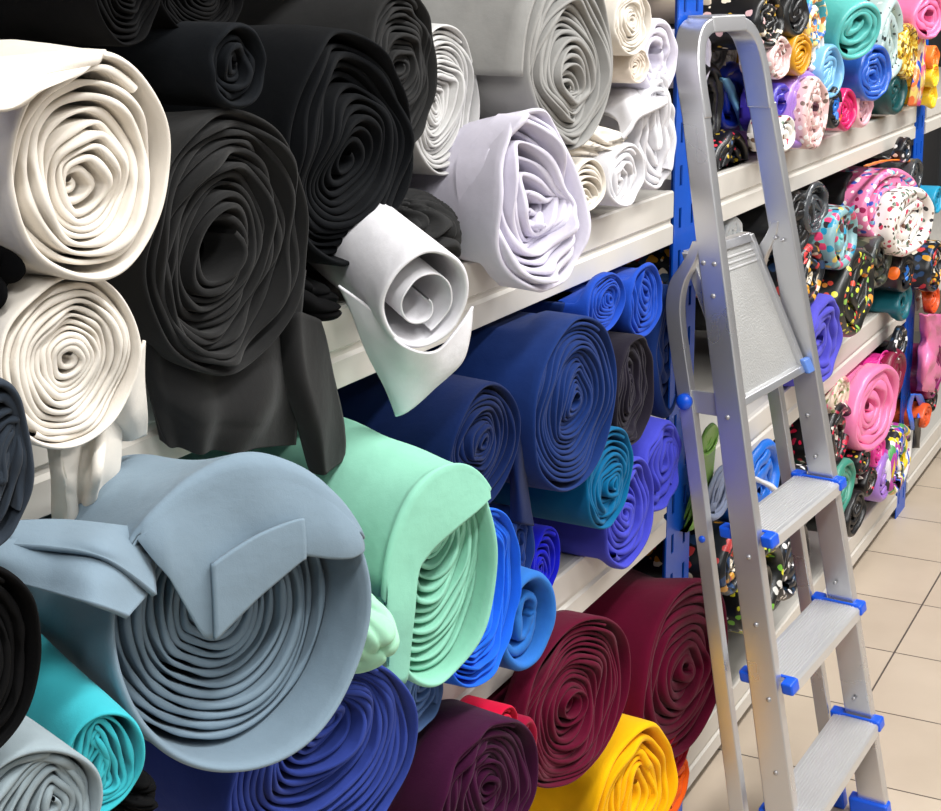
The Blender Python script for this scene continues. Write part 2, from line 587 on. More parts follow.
def tile_mat():
    m, nt, b = new_mat('floor_tiles')
    L = nt.links
    geo = nd(nt, 'ShaderNodeNewGeometry')
    sep = nd(nt, 'ShaderNodeSeparateXYZ')
    L.new(geo.outputs['Position'], sep.inputs[0])
    T, G = 0.3275, 0.0042
    masks = []
    cells = []
    for axis, off in (('X', 4.6219), ('Y', 0.7155)):
        a = nd(nt, 'ShaderNodeMath', operation='SUBTRACT')
        a.inputs[1].default_value = off - 20 * T
        L.new(sep.outputs[axis], a.inputs[0])
        d = nd(nt, 'ShaderNodeMath', operation='DIVIDE')
        d.inputs[1].default_value = T
        L.new(a.outputs[0], d.inputs[0])
        fr = nd(nt, 'ShaderNodeMath', operation='FRACT')
        L.new(d.outputs[0], fr.inputs[0])
        fl = nd(nt, 'ShaderNodeMath', operation='FLOOR')
        L.new(d.outputs[0], fl.inputs[0])
        cells.append(fl)
        pp = nd(nt, 'ShaderNodeMath', operation='PINGPONG')
        pp.inputs[1].default_value = 0.5
        L.new(fr.outputs[0], pp.inputs[0])
        lt = nd(nt, 'ShaderNodeMath', operation='LESS_THAN')
        lt.inputs[1].default_value = G / T / 2
        L.new(pp.outputs[0], lt.inputs[0])
        masks.append(lt)
    mx = nd(nt, 'ShaderNodeMath', operation='MAXIMUM')
    L.new(masks[0].outputs[0], mx.inputs[0])
    L.new(masks[1].outputs[0], mx.inputs[1])
    cmb = nd(nt, 'ShaderNodeCombineXYZ')
    L.new(cells[0].outputs[0], cmb.inputs[0])
    L.new(cells[1].outputs[0], cmb.inputs[1])
    wn = nd(nt, 'ShaderNodeTexWhiteNoise')
    L.new(cmb.outputs[0], wn.inputs['Vector'])
    nz = nd(nt, 'ShaderNodeTexNoise', Scale=5.0, Detail=6.0)
    L.new(geo.outputs['Position'], nz.inputs['Vector'])
    r1 = nd(nt, 'ShaderNodeValToRGB')
    r1.color_ramp.elements[0].color = lin((176, 160, 141)) + (1,)
    r1.color_ramp.elements[1].color = lin((200, 185, 166)) + (1,)
    av = nd(nt, 'ShaderNodeMath', operation='MULTIPLY_ADD')
    av.inputs[1].default_value = 0.25
    L.new(wn.outputs['Value'], av.inputs[0])
    L.new(nz.outputs['Fac'], av.inputs[2])
    L.new(av.outputs[0], r1.inputs['Fac'])
    mix = nd(nt, 'ShaderNodeMix', data_type='RGBA')
    L.new(mx.outputs[0], mix.inputs['Factor'])
    L.new(r1.outputs['Color'], mix.inputs['A'])
    mix.inputs['B'].default_value = lin((84, 76, 68)) + (1,)
    L.new(mix.outputs['Result'], b.inputs['Base Color'])
    b.inputs['Roughness'].default_value = 0.42
    bp = nd(nt, 'ShaderNodeBump', Strength=0.5, Distance=0.002)
    inv = nd(nt, 'ShaderNodeMath', operation='SUBTRACT')
    inv.inputs[0].default_value = 1.0
    L.new(mx.outputs[0], inv.inputs[1])
    L.new(inv.outputs[0], bp.inputs['Height'])
    L.new(bp.outputs['Normal'], b.inputs['Normal'])
    return m


STR = {'kind': 'structure'}
g = MB()
g.box(-2.5, 9.0, -2.0, 1.75, -0.06, 0.0)
g.build('floor', tile_mat(), props=STR)
g = MB()
g.box(-2.5, 9.0, 1.66, 1.75, 0.0, 3.1)
g.build('wall_left', plain('wall_paint', (96, 96, 98), 0.8), props=STR)
g = MB()
g.box(-2.5, 9.0, -2.0, -1.9, 0.0, 3.1)
g.build('bounce_wall', plain('wall_paint_light', (150, 150, 150), 0.8), props=STR)  # unseen side of the aisle, added to bounce light and show in the ladder metal
g = MB()
g.box(-2.5, 9.0, -2.0, 1.75, 3.1, 3.16)
g.build('ceiling', plain('ceiling_paint', (225, 225, 222), 0.85), props=STR)

M_SHELF = plain('shelf_enamel', (214, 209, 200), 0.38, bump=0.05, bscale=350)
M_DECK = plain('deck_enamel', (196, 192, 184), 0.45)
M_POST = plain('post_blue', (10, 84, 196), 0.35, bump=0.05, bscale=300)
LIP_H = 0.094


def lip_profile(zt):
    """section (y, z) of the pressed front edge of a shelf"""
    y = FRONT
    pts = [(y + 0.012, zt), (y + 0.003, zt), (y, zt - 0.003), (y, zt - 0.046), (y + 0.005, zt - 0.050), (y + 0.005, zt - 0.057),
           (y, zt - 0.061), (y, zt - LIP_H + 0.002), (y + 0.003, zt - LIP_H), (y + 0.022, zt - LIP_H), (y + 0.022, zt - LIP_H + 0.003),
           (y + 0.004, zt - LIP_H + 0.004), (y + 0.004, zt - 0.0605), (y + 0.0095, zt - 0.056), (y + 0.0095, zt - 0.051),
           (y + 0.004, zt - 0.0465), (y + 0.004, zt - 0.004), (y + 0.012, zt - 0.004)]
    return pts


def perforated(plane, x0, x1, z0, z1, at_other, th, cols, pitch_, hole_w, hole_h, off=0.0):
    """a steel flange with rows of slots; plane 'xz' or 'yz'"""
    xs = [x0]
    step = (x1 - x0) / cols
    for k in range(cols):
        cxx = x0 + step * (k + 0.5)
        xs += [cxx - hole_w / 2, cxx + hole_w / 2]
    xs.append(x1)
    zs = [z0]
    z = z0 + pitch_ * 0.5 + off
    while z + hole_h < z1 - 0.01:
        zs += [z, z + hole_h]
        z += pitch_
    zs.append(z1)
    nx, nz_ = len(xs), len(zs)
    V = []
    for d in (0.0, th):
        for zz in zs:
            for xx in xs:
                V.append((xx, at_other + d, zz) if plane == 'xz' else (at_other + d, xx, zz))
    off_ = nx * nz_
    solid = {}
    for j in range(nz_ - 1):
        for i in range(nx - 1):
            solid[(i, j)] = not (i % 2 == 1 and j % 2 == 1)
    F = []
    for (i, j), s_ in solid.items():
        if not s_:
            continue
        a, b_, c_, d_ = j * nx + i, j * nx + i + 1, (j + 1) * nx + i + 1, (j + 1) * nx + i
        F += [(a, b_, c_, d_), (a + off_, d_ + off_, c_ + off_, b_ + off_)]
        for (p, q, n_) in ((a, b_, (i, j - 1)), (b_, c_, (i + 1, j)), (c_, d_, (i, j + 1)), (d_, a, (i - 1, j))):
            if not solid.get(n_, False):
                F.append((p, q, q + off_, p + off_))
    return V, F


def post(x, parent, origin):
    """a blue slotted upright of angle section at the shelf front, one more at the back"""
    g1 = MB()
    V, F = perforated('xz', x + 0.006, x + 0.132, 0.0, 2.3, FRONT + 0.004, 0.003, 2, 0.075, 0.013, 0.036)
    g1.add(V, F)
    o = g1.build('upright', M_POST, parent, origin)
    g2 = MB()
    V, F = perforated('yz', FRONT + 0.007, FRONT + 0.055, 0.0, 2.3, x + 0.1285, 0.003, 1, 0.075, 0.012, 0.034, 0.02)
    g2.add(V, F)
    g2.build('side_flange', M_POST, o, origin)
    g3 = MB()
    V, F = perforated('xz', x + 0.04, x + 0.10, 0.0, 2.3, 1.50, 0.003, 1, 0.075, 0.009, 0.034)
    g3.add(V, F)
    g3.build('upright', M_POST, parent, origin)


rack_labels = ['white steel shelving bay of plain fabric rolls left of the ladder', 'white steel shelving bay of printed rolls behind the ladder',
               'white steel shelving bay beyond the far blue post at the right edge']
for i in range(3):
    x0, x1 = POSTS[i], POSTS[i + 1]
    org = np.array([(x0 + x1) / 2, FRONT + 0.3, 0.0])
    rk = thing('shelving_rack', rack_labels[i], 'shelving', tuple(org), 'shelving bays along the aisle')
    for zt in TOPS + (1.80,):
        g = MB()
        g.box(x0 + 0.136, x1 - 0.008, FRONT + 0.012, 1.52, zt - 0.022, zt)
        sh = g.build('shelf', M_DECK, rk, org)
        g = MB()
        pr = lip_profile(zt + 0.001)
        g.sweep([[(x, y, z) for y, z in pr] for x in (x0 + 0.138, x1 - 0.009)])
        g.build('shelf_edge', M_SHELF, sh, org)
    if i == 0:
        post(x0, rk, org)
    post(x1, rk, org)

# ------------------------------------------------------------------ rolls of the near bay
C_CREAM = cloth('cream', (224, 217, 206))
C_BLACK = cloth('black', (6, 6, 7), sheen=0.0)
C_CHAR = cloth('charcoal', (29, 29, 29), sheen=0.08)
C_DGREY = cloth('dark_grey', (42, 42, 42), sheen=0.03)
C_LGREY = cloth('light_grey', (206, 205, 203))
C_MGREY = cloth('mid_grey', (150, 149, 146))
C_LAV = cloth('lavender_white', (214, 210, 224))
C_WHITE = cloth('white', (220, 219, 223))
C_BGREY = cloth('blue_grey', (120, 139, 153), var=0.06)
C_MINT = cloth('mint', (140, 202, 178), var=0.08)
C_MINT2 = cloth('mint_pale', (158, 210, 180), var=0.08)
C_BRIGHT = cloth('bright_blue', (28, 102, 226))
C_MED = cloth('medium_blue', (44, 110, 190))
C_ROYAL = cloth('royal_blue', (10, 16, 168))
C_NAVY = cloth('navy', (20, 46, 104))
C_DNAVY = cloth('deep_navy', (7, 28, 74))
C_TEAL = cloth('teal', (0, 96, 142))
C_PERI = cloth('periwinkle', (66, 70, 188))
C_PLUMB = cloth('plum_black', (30, 26, 38))
C_BLUE = cloth('blue', (28, 72, 178))
C_SLATE = cloth('slate_blue', (84, 112, 158))
C_INDIGO = cloth('indigo', (46, 64, 142))
C_CYAN = cloth('cyan', (58, 178, 190))
C_GREY = cloth('cool_grey', (140, 154, 160))
C_MAROON = cloth('maroon', (88, 2, 36))
C_PLUM = cloth('plum', (58, 10, 46))
C_RED = cloth('red', (196, 4, 52))
C_CRIMSON = cloth('crimson', (146, 4, 48))
C_YELLOW = cloth('yellow', (250, 186, 4))
C_ORANGE = cloth('orange', (238, 96, 20))
C_SLATEBLK = cloth('slate_black', (46, 54, 64), sheen=0.08)
TOP = 'fabric rolls on the upper shelf of the near bay'
MID = 'fabric rolls on the middle shelf of the near bay'
LOW = 'fabric rolls on the bottom shelf of the near bay'

# upper shelf -------------------------------------------------------
t, A1 = fabric_roll('big cream fabric roll with a twisted centre at the upper left', 95, 168, 166, 226, 0.795, C_CREAM, yaw=-6, turns=6, crumple=0.16, core_k=0.5,
                    centre=(0.10, 0.0), wrinkle=0.03, group=TOP, seed=11, fill=0.88, ragged=0.010)
sheet('loose_fold', C_CREAM, [[(-14, 60, .93), (30, 57, .93), (70, 54, .93), (108, 58, .92)], [(-14, 66, .80), (30, 60, .795), (70, 54, .79), (104, 54, .79)],
                                [(-12, 88, .772), (24, 84, .772), (58, 74, .772), (92, 66, .776)], [(-10, 112, .768), (14, 108, .766), (40, 92, .766), (74, 76, .772)]], t, thick=0.006, wr=0.0012, seed=5)
t, A2 = fabric_roll('smaller cream fabric roll under the big cream roll', 74, 362, 142, 172, 0.812, C_CREAM, yaw=-8, turns=7, crumple=0.10, core_k=0.8, wrinkle=0.02,
                    group=TOP, seed=23, fill=0.9, ragged=0.006)
sheet('loose_tail', C_CREAM, [[(46, 405, .85), (62, 408, .845), (84, 408, .84), (106, 405, .84), (118, 398, .85)],
                              [(46, 462, .86), (62, 466, .825), (80, 470, .835), (100, 466, .815), (116, 455, .85)],
                              [(52, 494, .865), (66, 496, .835), (78, 500, .85), (96, 492, .83), (112, 482, .86)],
                              [(60, 520, .875), (66, 522, .85), (80, 518, .865), (92, 512, .85), (104, 502, .875)]], t, fold=(0.003, 3.2, 1, 0.5), n=50, m=60, seed=4)
sheet('loose_corner', C_CREAM, [[(112, 396, .83), (128, 372, .82), (143, 340, .82)], [(114, 424, .845), (130, 415, .83), (145, 398, .83)],
                                [(118, 440, .87), (132, 440, .85), (146, 434, .85)]], t, wr=0.001)
fabric_roll('black fabric roll at the top left edge above the big cream roll', 128, -28, 74, 150, 0.86, C_BLACK, group=TOP, turns=7, seed=31)
fabric_roll('black fabric roll at the top edge behind the small black roll', 205, -4, 84, 84, 0.90, C_BLACK, group=TOP, turns=7, seed=32)
fabric_roll('small tight black roll right above the charcoal roll', 240, 66, 56, 86, 0.842, cloth('ink', (15, 18, 22), sheen=0.01), yaw=-6, group=TOP, turns=3.2, crumple=0.08, wrinkle=0.01, ragged=0.012, f0=0.12, turn_k=1.2, seed=34, length=0.45)
t, A7 = fabric_roll('big charcoal fabric roll with a loose hanging end beside the cream rolls', 234, 244, 164, 262, 0.852, C_CHAR, yaw=-4, turns=7.5, crumple=0.16, centre=(-0.16, 0.04), f0=0.16,
                    wrinkle=0.028, group=TOP, seed=37, ragged=0.010, fill=0.78)
sheet('hanging_end', C_CHAR, [[(140, 260, .895), (170, 300, .89), (220, 310, .885), (270, 300, .885), (304, 270, .89)],
                              [(140, 330, .895), (168, 385, .88), (215, 400, .868), (262, 396, .865), (296, 366, .875)],
                              [(150, 396, .90), (174, 422, .885), (214, 430, .872), (258, 425, .868), (294, 405, .88)],
                              [(160, 440, .90), (182, 449, .89), (214, 452, .88), (250, 450, .875), (292, 444, .885)]], t, fold=(0.004, 3.0, 1, 0.2), n=60, m=70, seed=9)
sheet('twisted_tail', C_CHAR, [[(284, 320, .88), (298, 312, .865), (312, 320, .87)], [(286, 370, .885), (304, 368, .855), (330, 372, .875)],
                               [(294, 410, .885), (314, 408, .85), (338, 412, .875)], [(304, 440, .885), (322, 440, .855), (340, 440, .875)],
                               [(316, 466, .885), (326, 474, .86), (338, 458, .88)]], t, thick=0.008, wr=0.002, seed=6, fold=(0.004, 1.0, 1, 0))
wad('black cloth bundle wedged between the charcoal roll and the white drape', 312, 305, 50, 70, 0.90, C_BLACK, seed=8, depth=0.12, amp=0.16, freq=1.8)
t, A8 = fabric_roll('big black fabric roll with a teardrop face right of the charcoal roll', 358, 145, 126, 228, 0.892, cloth('jet', (9, 11, 14), sheen=0.01), yaw=-2, turns=7, crumple=0.2,
                    centre=(-0.08, -0.16), harm=[(1, 0.06, 2.3), (3, 0.05, 0.6)], group=TOP, seed=41, fill=0.72, ragged=0.012)
t, A9 = fabric_roll('dark grey fabric roll at the top edge above the black roll', 405, 68, 68, 164, 0.915, C_DGREY, yaw=-3, turns=8, group=TOP, seed=43, centre=(0.1, -0.1), ragged=0.006, length=0.6)
fabric_roll('light grey fabric roll under the dark grey roll', 447, 101, 68, 150, 0.942, C_LGREY, turns=10, group=TOP, seed=47, crumple=0.2, yaw=-4)
t, A11 = fabric_roll('thick mid grey fabric roll at the top edge with a loose flap', 576, 60, 84, 182, 0.855, C_MGREY, turns=10, group=TOP, seed=53, crumple=0.26, yaw=-3, length=0.6, ragged=0.008)
shell_flap('loose_flap', A11, C_MGREY, t, 40, 186, 0.006, 0.6, 0.004, 0.022, 0.006, wr=0.002, seed=7)
t, A12 = fabric_roll('lavender white fabric roll with a rumpled end hanging over the shelf edge', 541, 203, 84, 188, 0.83, C_LAV, yaw=-14, turns=6.5, group=TOP, seed=59, crumple=0.46, wrinkle=0.035,
                     harm=[(3, 0.03, 1.0)], ragged=0.016, fill=0.9, length=0.42, taper=0.5, pitch=-5)
wad('dark grey crumpled cloth bundle between the black and the lavender rolls', 437, 246, 74, 104, 0.90, C_DGREY, seed=12, amp=0.24, freq=7.0, depth=0.12, cat='cloth')
t, A14 = fabric_roll('plain white cloth roll drooping over the shelf edge under the black roll', 426, 300, 84, 96, 0.795, C_WHITE, yaw=-32, pitch=14, turns=1.35, group=TOP, seed=61, crumple=0.05, f0=0.30,
                     wrinkle=0.02, fill=0.10, recess=0.004, deck=None, length=0.30, depth=0.16, centre=(-0.12, -0.45), wrap_th=0.0025, ragged=0.003)
sheet('hanging_corner', C_WHITE, [[(338, 286, .88), (374, 312, .845), (405, 346, .812), (440, 348, .80), (471, 306, .80)],
                                  [(352, 315, .875), (380, 338, .845), (408, 362, .82), (440, 364, .806), (467, 338, .802)],
                                  [(370, 355, .872), (388, 368, .85), (410, 380, .83), (436, 380, .815), (461, 360, .808)],
                                  [(394, 412, .875), (397, 416, .86), (406, 411, .845), (424, 397, .83), (445, 378, .82)]], t, wr=0.0015, seed=3)
fabric_roll('small cream fabric roll at the top edge beside the blue post', 634, 22, 36, 66, 0.87, C_CREAM, turns=6, group=TOP, seed=67)
fabric_roll('pale cream roll lying under the small cream roll', 640, 66, 40, 34, 0.885, cloth('ecru', (226, 214, 200)), turns=4, group=TOP, seed=68)
fabric_roll('pale lavender white fabric roll left of the top of the ladder', 661, 58, 34, 78, 0.893, C_LAV, turns=2.5, group=TOP, seed=70, f0=0.3, crumple=0.2, length=0.4)
fabric_roll('white fabric roll end seen through the ladder handle beside the post', 703, 60, 18, 58, 0.955, C_LAV, turns=2, group=TOP, seed=69, f0=0.3, crumple=0.1)
t, A18 = fabric_roll('white rumpled roll beside the ladder rail on the upper shelf', 658, 140, 40, 104, 0.88, C_WHITE, turns=3.5, group=TOP, seed=71, crumple=0.6, yaw=-12, wrinkle=0.05, ragged=0.014)
sheet('white_fold', C_WHITE, [[(600, 112, .95), (606, 88, .97), (630, 78, .97), (660, 84, .95)], [(618, 122, .90), (626, 96, .91), (645, 88, .92), (664, 94, .90)],
                              [(622, 138, .875), (634, 122, .865), (648, 112, .862), (668, 102, .862)]], t, thick=0.008, wr=0.004)
t, A19 = fabric_roll('small white fabric roll standing right at the shelf edge', 628, 176, 38, 62, 0.872, C_WHITE, turns=4, group=TOP, seed=73, crumple=0.5, wrinkle=0.04)
fabric_roll('small cream rumpled roll at the shelf edge beside the lavender roll', 590, 186, 36, 52, 0.872, C_CREAM, turns=5, group=TOP, seed=74, crumple=0.45, wrinkle=0.04)
wad('cream and white cloth layers lying on the small cream roll', 606, 140, 72, 44, 0.90, cloth('ivory', (234, 226, 214)), seed=15, amp=0.26, freq=3.6, depth=0.10, stretch=(0.3, 0.3, 2.0))
fabric_roll('dark slate fabric roll at the left edge beside the cream rolls', -4, 468, 78, 172, 0.70, C_SLATEBLK, turns=3.5, group=TOP, seed=77, crumple=0.4, yaw=-20, wrinkle=0.05, deck=None, length=0.6, pitch=4)
wad('black cloth bundle at the left edge above the slate roll', -6, 260, 50, 150, 0.84, C_BLACK, seed=17, depth=0.1)

# middle shelf ------------------------------------------------------
t, B1 = fabric_roll('huge blue grey fabric roll with a folded flap in front', 248, 619, 248, 300, 0.70, C_BGREY, yaw=-24, pitch=-8, turns=10, crumple=0.15, centre=(0.0, 0.10), group=MID, seed=81, recess=0.050,
                    wrinkle=0.012, deck=0.70, length=0.75, fill=0.92, ragged=0.006, depth=0.07, harm=[(2, 0.035, 0.9)], wrap_th=0.0035, seg=120, flare=0.02, taper=0.42)
hood('folded_flap', B1, C_BGREY, t, [(124, 512), (129, 528), (138, 553), (152, 570), (174, 612), (188, 640), (200, 628), (240, 590), (290, 549), (318, 552), (345, 552), (362, 546)], back=0.6, seed=12, band=(190, 292, 9))
sheet('folded_layer', C_BGREY, [[(-6, 540, .80), (50, 540, .78), (105, 548, .745), (152, 556, .745)], [(-4, 558, .79), (48, 566, .765), (100, 578, .725), (150, 588, .735)],
                                [(-2, 577, .79), (44, 590, .76), (92, 604, .718), (128, 617, .712)]], t, thick=0.004, wr=0.001, seed=4)
sheet('folded_layer', C_BGREY, [[(10, 522, .815), (60, 520, .80), (110, 524, .77), (152, 530, .76)], [(10, 536, .80), (58, 538, .775), (108, 546, .735), (152, 566, .745)],
                                [(6, 546, .795), (54, 550, .765), (106, 560, .73), (154, 596, .725)]], t, thick=0.004, wr=0.001, seed=5)
t, B2 = fabric_roll('large mint green fabric roll beside the blue grey roll', 444, 578, 112, 216, 0.755, C_MINT, yaw=-18, pitch=1, turns=9, crumple=0.30, group=MID, seed=83, recess=0.022, wrinkle=0.014,
                    deck=0.70, length=0.7, fill=0.85, wrap_th=0.004, depth=0.06)
hood('folded_flap', B2, C_MINT, t, [(376, 680), (396, 690), (402, 680), (406, 610), (412, 568), (430, 546), (446, 531), (462, 517), (480, 503), (490, 494)], back=0.6, seed=13, fwd=0.002)
wad('pale mint cloth fold squeezed under the mint roll', 368, 640, 76, 100, 0.735, C_MINT2, seed=27, amp=0.12, freq=1.7, depth=0.10, deck=0.70, group=MID, name='folded_cloth', yaw=-16)
fabric_roll('bright blue fabric roll right of the mint roll', 485, 598, 76, 176, 0.815, C_BRIGHT, turns=12, group=MID, seed=87, crumple=0.18, deck=0.70, harm=[(2, 0.03, 1.2)], ragged=0.006)
t, B5 = fabric_roll('rumpled medium blue cloth roll at the edge beside the bright blue roll', 531, 622, 54, 94, 0.835, C_MED, turns=1.7, group=MID, seed=88, crumple=0.35, f0=0.2, wrinkle=0.06, deck=0.70, yaw=-10, recess=0.012, fill=0.6)
fabric_roll('dark blue thin roll between the bright blue and the royal blue rolls', 524, 548, 22, 76, 0.86, C_NAVY, turns=3, group=MID, seed=89, deck=0.70)
fabric_roll('small royal blue fabric roll under the teal roll', 547, 562, 28, 68, 0.868, C_ROYAL, turns=4, group=MID, seed=90, deck=0.70)
t, B7 = fabric_roll('deep navy fabric roll behind the mint roll', 486, 446, 70, 122, 0.845, C_DNAVY, turns=7, group=MID, seed=91, deck=0.70, length=0.6, yaw=-4)
sheet('draped_end', C_DNAVY, [[(495, 410, .875), (506, 406, .87), (516, 412, .865)], [(504, 440, .87), (513, 438, .862), (522, 445, .862)], [(510, 480, .87), (518, 482, .855), (528, 486, .86)],
                              [(510, 522, .87), (522, 524, .855), (533, 526, .855)]], t, wr=0.002)
t, B8 = fabric_roll('large navy blue fabric roll lying on the teal roll', 577, 404, 84, 170, 0.825, C_NAVY, turns=10, group=MID, seed=93, crumple=0.14, deck=0.70, length=0.62, yaw=-5, ragged=0.006, harm=[(1, 0.03, 0.5)])
fabric_roll('teal fabric roll below the large navy roll', 611, 478, 46, 98, 0.838, C_TEAL, turns=6, group=MID, seed=95, crumple=0.26, deck=0.70, yaw=-4)
fabric_roll('periwinkle fabric roll under the teal roll', 631, 512, 50, 104, 0.862, C_PERI, turns=5, group=MID, seed=96, crumple=0.4, deck=0.70, wrinkle=0.05, yaw=-4)
fabric_roll('periwinkle fabric roll next to the blue post', 664, 468, 36, 88, 0.868, C_PERI, turns=3.5, group=MID, seed=97, crumple=0.45, deck=0.70, wrinkle=0.05)
fabric_roll('plum black fabric roll between the navy and the blue rolls', 636, 391, 38, 108, 0.862, C_PLUMB, turns=5, group=MID, seed=98, deck=0.70, crumple=0.3)
fabric_roll('blue fabric roll above the large navy roll', 607, 303, 46, 58, 0.872, C_BLUE, turns=6, group=MID, seed=99, deck=0.70, crumple=0.24)
fabric_roll('blue fabric roll with a rumpled end beside the post above the plum roll', 647, 301, 34, 74, 0.878, C_BLUE, turns=4, group=MID, seed=100, deck=0.70, crumple=0.4, wrinkle=0.04)
fabric_roll('dark blue cloth roll deep behind the blue post', 672, 352, 30, 130, 0.915, C_NAVY, turns=3, group=MID, seed=101, deck=0.70, wrinkle=0.06)
fabric_roll('small navy roll behind the blue roll under the upper shelf', 576, 300, 26, 40, 0.91, C_NAVY, turns=3, group=MID, seed=102, deck=0.70)
fabric_roll('small slate blue fabric roll at the shelf edge under the mint roll', 426, 696, 40, 66, 0.85, C_SLATE, turns=3.5, group=MID, seed=103, deck=0.70, crumple=0.45, wrinkle=0.05)
fabric_roll('large indigo fabric roll under the blue grey roll', 328, 772, 186, 210, 0.765, C_INDIGO, turns=10, centre=(-0.05, 0.30), group=MID, seed=104, deck=0.70, crumple=0.14, yaw=-16, length=0.6, fill=0.9, ragged=0.008, harm=[(2, 0.03, 0.4)])
fabric_roll('cyan fabric roll at the lower left under the blue grey roll', 104, 764, 84, 102, 0.72, C_CYAN, turns=4.5, group=MID, seed=105, deck=0.70, crumple=0.5, yaw=-26, wrinkle=0.03, length=0.5, pitch=3)
fabric_roll('cool grey fabric roll in the bottom left corner', 28, 824, 160, 138, 0.66, C_GREY, turns=5, group=MID, seed=106, deck=0.70, crumple=0.35, yaw=-18, fill=0.9, wrinkle=0.03)
wad('black cloth bundle beside the cool grey roll at the bottom', 144, 800, 50, 50, 0.72, C_BLACK, seed=19, depth=0.06, deck=0.70)
fabric_roll('big black fabric roll at the left edge beside the blue grey roll', -34, 668, 164, 206, 0.66, C_BLACK, turns=6, group=MID, seed=107, deck=0.70, yaw=-14, length=0.6)

# bottom shelf ------------------------------------------------------
fabric_roll('maroon fabric roll left of the larger maroon roll', 579, 701, 110, 154, 0.83, C_MAROON, turns=10, group=LOW, seed=111, deck=0.135, yaw=-8, pitch=-3, length=0.62, crumple=0.14)
t, C2 = fabric_roll('large maroon fabric roll beside the ladder leg', 688, 667, 90, 166, 0.85, C_MAROON, turns=6, group=LOW, seed=112, deck=0.135, yaw=-4, pitch=-2, length=0.58, crumple=0.2, ragged=0.007, wrinkle=0.03)
fabric_roll('plum fabric roll under the maroon roll at the bottom', 490, 796, 104, 140, 0.79, C_PLUM, turns=8, group=LOW, seed=113, deck=0.135, yaw=-10, length=0.55)
fabric_roll('flat bright red fabric roll behind the plum roll', 505, 736, 28, 54, 0.815, C_RED, turns=4, group=LOW, seed=114, deck=0.135, length=0.5)
fabric_roll('crumpled crimson cloth roll between the plum and the maroon rolls', 527, 750, 22, 60, 0.81, C_CRIMSON, turns=2, group=LOW, seed=115, deck=0.135, crumple=0.5, wrinkle=0.08, f0=0.2)
fabric_roll('bright yellow fabric roll below the maroon rolls', 636, 800, 84, 140, 0.83, C_YELLOW, turns=5, group=LOW, seed=116, deck=0.135, crumple=0.4, yaw=-12, wrinkle=0.05, length=0.5)
fabric_roll('small dark red cloth roll under the large maroon roll', 678, 752, 38, 46, 0.86, cloth('dark_red', (150, 10, 34)), turns=2.5, group=LOW, seed=117, deck=0.135, crumple=0.5, wrinkle=0.06)
fabric_roll('small orange cloth roll beside the yellow roll', 677, 788, 40, 46, 0.865, C_ORANGE, turns=2.5, group=LOW, seed=118, deck=0.135, crumple=0.5, wrinkle=0.06)

# ------------------------------------------------------------------ the folded stepladder
M_ALU = brushed('aluminium', (208, 209, 212), 0.27, (40, 40, 1), 0.82)
M_TREAD = brushed('tread_aluminium', (212, 212, 212), 0.36, (1, 30, 1), 0.6)
M_CAP = plain('blue_plastic', (10, 84, 214), 0.35)
M_STEEL = plain('zinc_steel', (176, 176, 178), 0.4, 0.6)
LA = math.radians(-5)
LS = np.array([math.cos(LA), math.sin(LA), 0.0])
LN = np.array([-math.sin(LA), math.cos(LA), 0.0])
LC = np.array([2.6358, 0.5552, 0.032])
SIZE = 0.98
LEAN = math.tan(math.radians(12))
Z3 = np.array([0, 0, 1.0])


def lp(s, z, m):
    """a point of the ladder: s across, z height, m depth behind the front of the rails"""
    k = min(1.3, max(-0.3, (s + 0.2) / 0.4))
    return LC + SIZE * (LS * s + LN * (m + z * LEAN + (0.026 - 0.034 * z) * k) + Z3 * z)


def lw(z):
    return 0.245 - 0.075 * z


lad = thing('step_ladder', 'folded aluminium stepladder with blue plastic caps leaning against the shelves', 'ladder', (LC[0], LC[1], 0.0))
RT_ = 0.027     # rail thickness


def bar(name, path, half_n, m0, m1, mat, parent=lad, bev=0.003, chan=None):
    """a bar swept along path of (s, z) in the ladder's plane; m0/m1: its depth range per point"""
    P = np.array(path, float)
    T = np.gradient(P, axis=0)
    T /= np.linalg.norm(T, axis=1, keepdims=True)
    Nn = np.stack([T[:, 1], -T[:, 0]], -1)
    rings = []
    for p, nn, a, b_ in zip(P, Nn, m0, m1):
        o_, i_ = p + nn * half_n, p - nn * half_n
        rings.append([lp(o_[0], o_[1], a), lp(i_[0], i_[1], a), lp(i_[0], i_[1], b_), lp(o_[0], o_[1], b_)])
    g_ = MB()
    g_.sweep(rings)
    return g_.build(name, mat, parent, LC, bevel=bev)


rails = {}
for sd in (-1, 1):
    zs = np.linspace(-0.012, 1.37, 8)
    mo = 0.014 if sd < 0 else 0.0
    path = [(sd * (lw(z) - RT_ / 2 + (0.006 if sd > 0 else 0.0)), z) for z in zs]
    rails[sd] = bar('front_rail', path, RT_ / 2, [mo * (1 - k / 9) for k in range(8)], [0.057 + mo - (0.012 + mo) * k / 7 for k in range(8)], M_ALU)
# the bent handle
hp = [(-(lw(1.36) - RT_ / 2), 1.36), (-0.128, 1.41), (-0.124, 1.445), (-0.112, 1.478), (-0.092, 1.502), (-0.062, 1.5135), (-0.02, 1.516), (0.03, 1.516), (0.068, 1.513),
      (0.098, 1.500), (0.116, 1.476), (0.1255, 1.444), (0.129, 1.41), (lw(1.36) - RT_ / 2, 1.36)]
hp = catmull(np.array(hp), 56)
hoop = bar('handle', [tuple(p) for p in hp], 0.0125, [0.0] * 56, [0.046] * 56, M_ALU)
g = MB()
g.box(-0.060, 0.068, 1.5015, 1.5305, -0.002, 0.048, lambda s, z, m: lp(s, z, m))
sad = g.build('handle_joint', plain('grey_joint', (176, 176, 178), 0.4, 0.7), hoop, LC, bevel=0.003)


